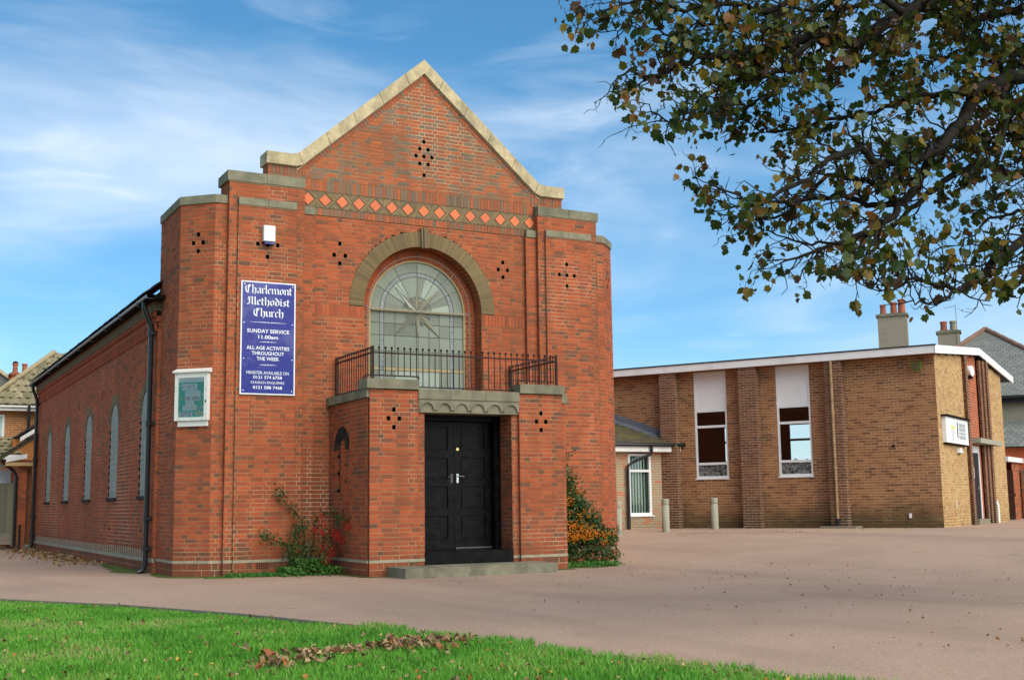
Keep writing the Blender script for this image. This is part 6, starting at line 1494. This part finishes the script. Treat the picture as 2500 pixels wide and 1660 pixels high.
foliage('moss_tufts', None, [(random.uniform(-2.3, .2), 1.78-abs(random.gauss(0, .16))*(1+.6*(x_ > 0)), .01) for x_ in RS.uniform(-1, 1, 1500)], .020, 'weed', up=1.2)

# ================================================================== LAWN
nb_ = 330000
# density falls with distance from the camera
ang = RS.uniform(R(-16), R(62), nb_*2); dist = 6.3+RS.uniform(0, 1, nb_*2)**.85*16.7
x = CAM_LOC[0]+np.sin(ang)*dist; y = CAM_LOC[1]+np.cos(ang)*dist
ex = np.interp(y, [e_[0] for e_ in EDGE], [e_[1] for e_ in EDGE])
jag = .05*np.sin(y*3.1)+.04*np.sin(y*7.7+1)+.03*np.sin(y*17)
ok = x < ex-.05+np.where(y < -7.6, .16+jag*1.3, 0); x, y = x[ok][:nb_], y[ok][:nb_]; n = len(x)
gx = np.arange(-16, 3, .15); gy = np.arange(-16, 6, .15); G = np.array([[noise.noise(Vector((a*1.1, b*1.1, 0)))+.6*noise.noise(Vector((a*3.7, b*3.7, 5))) for b in gy] for a in gx])
pat = G[np.clip(((x+16)/.15).astype(int), 0, len(gx)-1), np.clip(((y+16)/.15).astype(int), 0, len(gy)-1)]
dd = np.hypot(x-CAM_LOC[0], y-CAM_LOC[1])
h = RS.uniform(.014, .046, n)*(1+.5*(y < -7)); w = .0035*np.maximum(1, dd/8.5)*RS.uniform(.7, 1.5, n)
th = RS.uniform(0, 6.283, n); lean = RS.uniform(.1, .75, n)*h; la = RS.uniform(0, 6.283, n)
q = np.zeros((n, 4, 3)); exx = np.interp(y, [e_[0] for e_ in EDGE], [e_[1] for e_ in EDGE]); tt_ = np.clip((-7-y)/2, 0, 1); zb = np.where(x > exx-.03, -.004, -.032+.02*tt_*tt_*(3-2*tt_))
q[:, 0] = np.stack([x-np.cos(th)*w, y-np.sin(th)*w, zb], 1); q[:, 1] = np.stack([x+np.cos(th)*w, y+np.sin(th)*w, zb], 1)
q[:, 2] = np.stack([x+np.cos(th)*w*.6+np.cos(la)*lean*.5, y+np.sin(th)*w*.6+np.sin(la)*lean*.5, zb+h*.65], 1); q[:, 3] = np.stack([x+np.cos(la)*lean, y+np.sin(la)*lean, zb+h], 1)
tone = np.clip(RS.uniform(0, 1, n)*.55+.22+.55*pat+.14*np.sin(x*1.3+y*.7)*np.sin(y*.9), 0, 1)
fastmesh('grass', q, 4, tone, 'grass', lawn, kind='stuff')
# fallen leaves
FLV = []
random.seed(8)
def fl(x, y, s, t=None, z=-.02): FLV.append((x, y, -.03+.02*sstep(-7, -9, y)+.03+random.uniform(0, .02), s, random.random() if t is None else t))
drift = [(-4.98, -10.4), (-4.66, -10.11), (-4.3, -9.75), (-3.8, -9.72), (-3.37, -9.55), (-3.09, -9.43), (-2.78, -9.5)]
for _ in range(400):
    i = random.randrange(len(drift)-1); t = random.random(); a, b = drift[i], drift[i+1]; s_ = random.gauss(0, .09+.07*math.sin(i*2.1))
    if (t+i)*.37 % 1 < .22 and random.random() < .7: continue
    px, py = a[0]+(b[0]-a[0])*t+random.gauss(0, .06), a[1]+(b[1]-a[1])*t+s_*1.6
    if px < edge(py)-.05: fl(px, py, random.uniform(.035, .075), random.random()*.78, -.015)
for _ in range(1500):
    a_ = R(random.uniform(-2, 58)); d_ = 8+random.random()**1.4*12; px, py = CAM_LOC[0]+math.sin(a_)*d_, CAM_LOC[1]+math.cos(a_)*d_
    if px < edge(py)-.1: fl(px, py, random.uniform(.014, .040)*(1.4 if random.random() < .15 else 1), random.random())
FLV2 = []
for _ in range(420):        # on the tarmac, more to the right under the tree
    px = -1+random.random()**.7*9; py = -12.5+random.random()**1.5*12
    if px > edge(py)+.1: FLV2.append((px, py, gz(px, py)+.012, random.uniform(.010, .034), random.random()*.85))
for _ in range(900):        # drift along the foot of the nave
    py = 8+random.random()**.8*13; FLV2.append((NX-.12-abs(random.gauss(0, .45)), py, .015+random.random()*.03, random.uniform(.03, .08), random.random()*.9))
for _ in range(60): FLV2.append((random.uniform(11, 18), random.uniform(3, 9), .40, random.uniform(.02, .05), random.random()*.6))
def dl(shape):
    v = leafshape(.55 if shape else -.5)*np.array([1, 1, 1.2]); v = v-np.array([0, .4, 0]); return v
DSH = [dl(0), dl(1), dl(1)*np.array([1, 1, 2.2])]
def place(Ls, parent, limit):
    Ls.sort(key=lambda L: -(L[3]/max(1, camxy(Vector(L[:3]))[2])) if inframe(Vector(L[:3])) else 0)
    o0 = wl(parent); cache = {}
    for (x, y, z, s, t) in Ls[:limit]:
        sh = random.randrange(3); key = (sh, round(t*11))
        if key not in cache: m_ = MB(); m_.add([tuple(q) for q in DSH[sh]]+[(0, -.05, 0)], [(16, j, (j+1) % 16) for j in range(16)], 0, key[1]/11); cache[key] = m_.mesh('fallen_leaf', ['deadleaf'])
        o = bpy.data.objects.new('fallen_leaf', cache[key]); COL.objects.link(o); o.parent = parent; o.location = Vector((x, y, z+.01))-o0; o.rotation_euler = (random.gauss(0, .28), random.gauss(0, .28), random.uniform(0, 6.28)); o.scale = (s, s, s)
    A = []; T = []
    for (x, y, z, s, t) in Ls[limit:]:
        e_ = Matrix.Rotation(random.uniform(0, 6.28), 3, 'Z') @ Matrix.Rotation(random.gauss(0, .4), 3, 'X') @ Matrix.Rotation(random.gauss(0, .4), 3, 'Y')
        A.append(DSH[random.randrange(3)]*s @ np.array(e_).T+np.array((x, y, z+.01))); T.append(t)
    if A: fastmesh('leaf_litter', np.array(A), 16, np.array(T), 'deadleaf', parent, kind='stuff')
place(FLV, lawn, 300)
place(FLV2, bpy.data.objects['car_park'], 120)
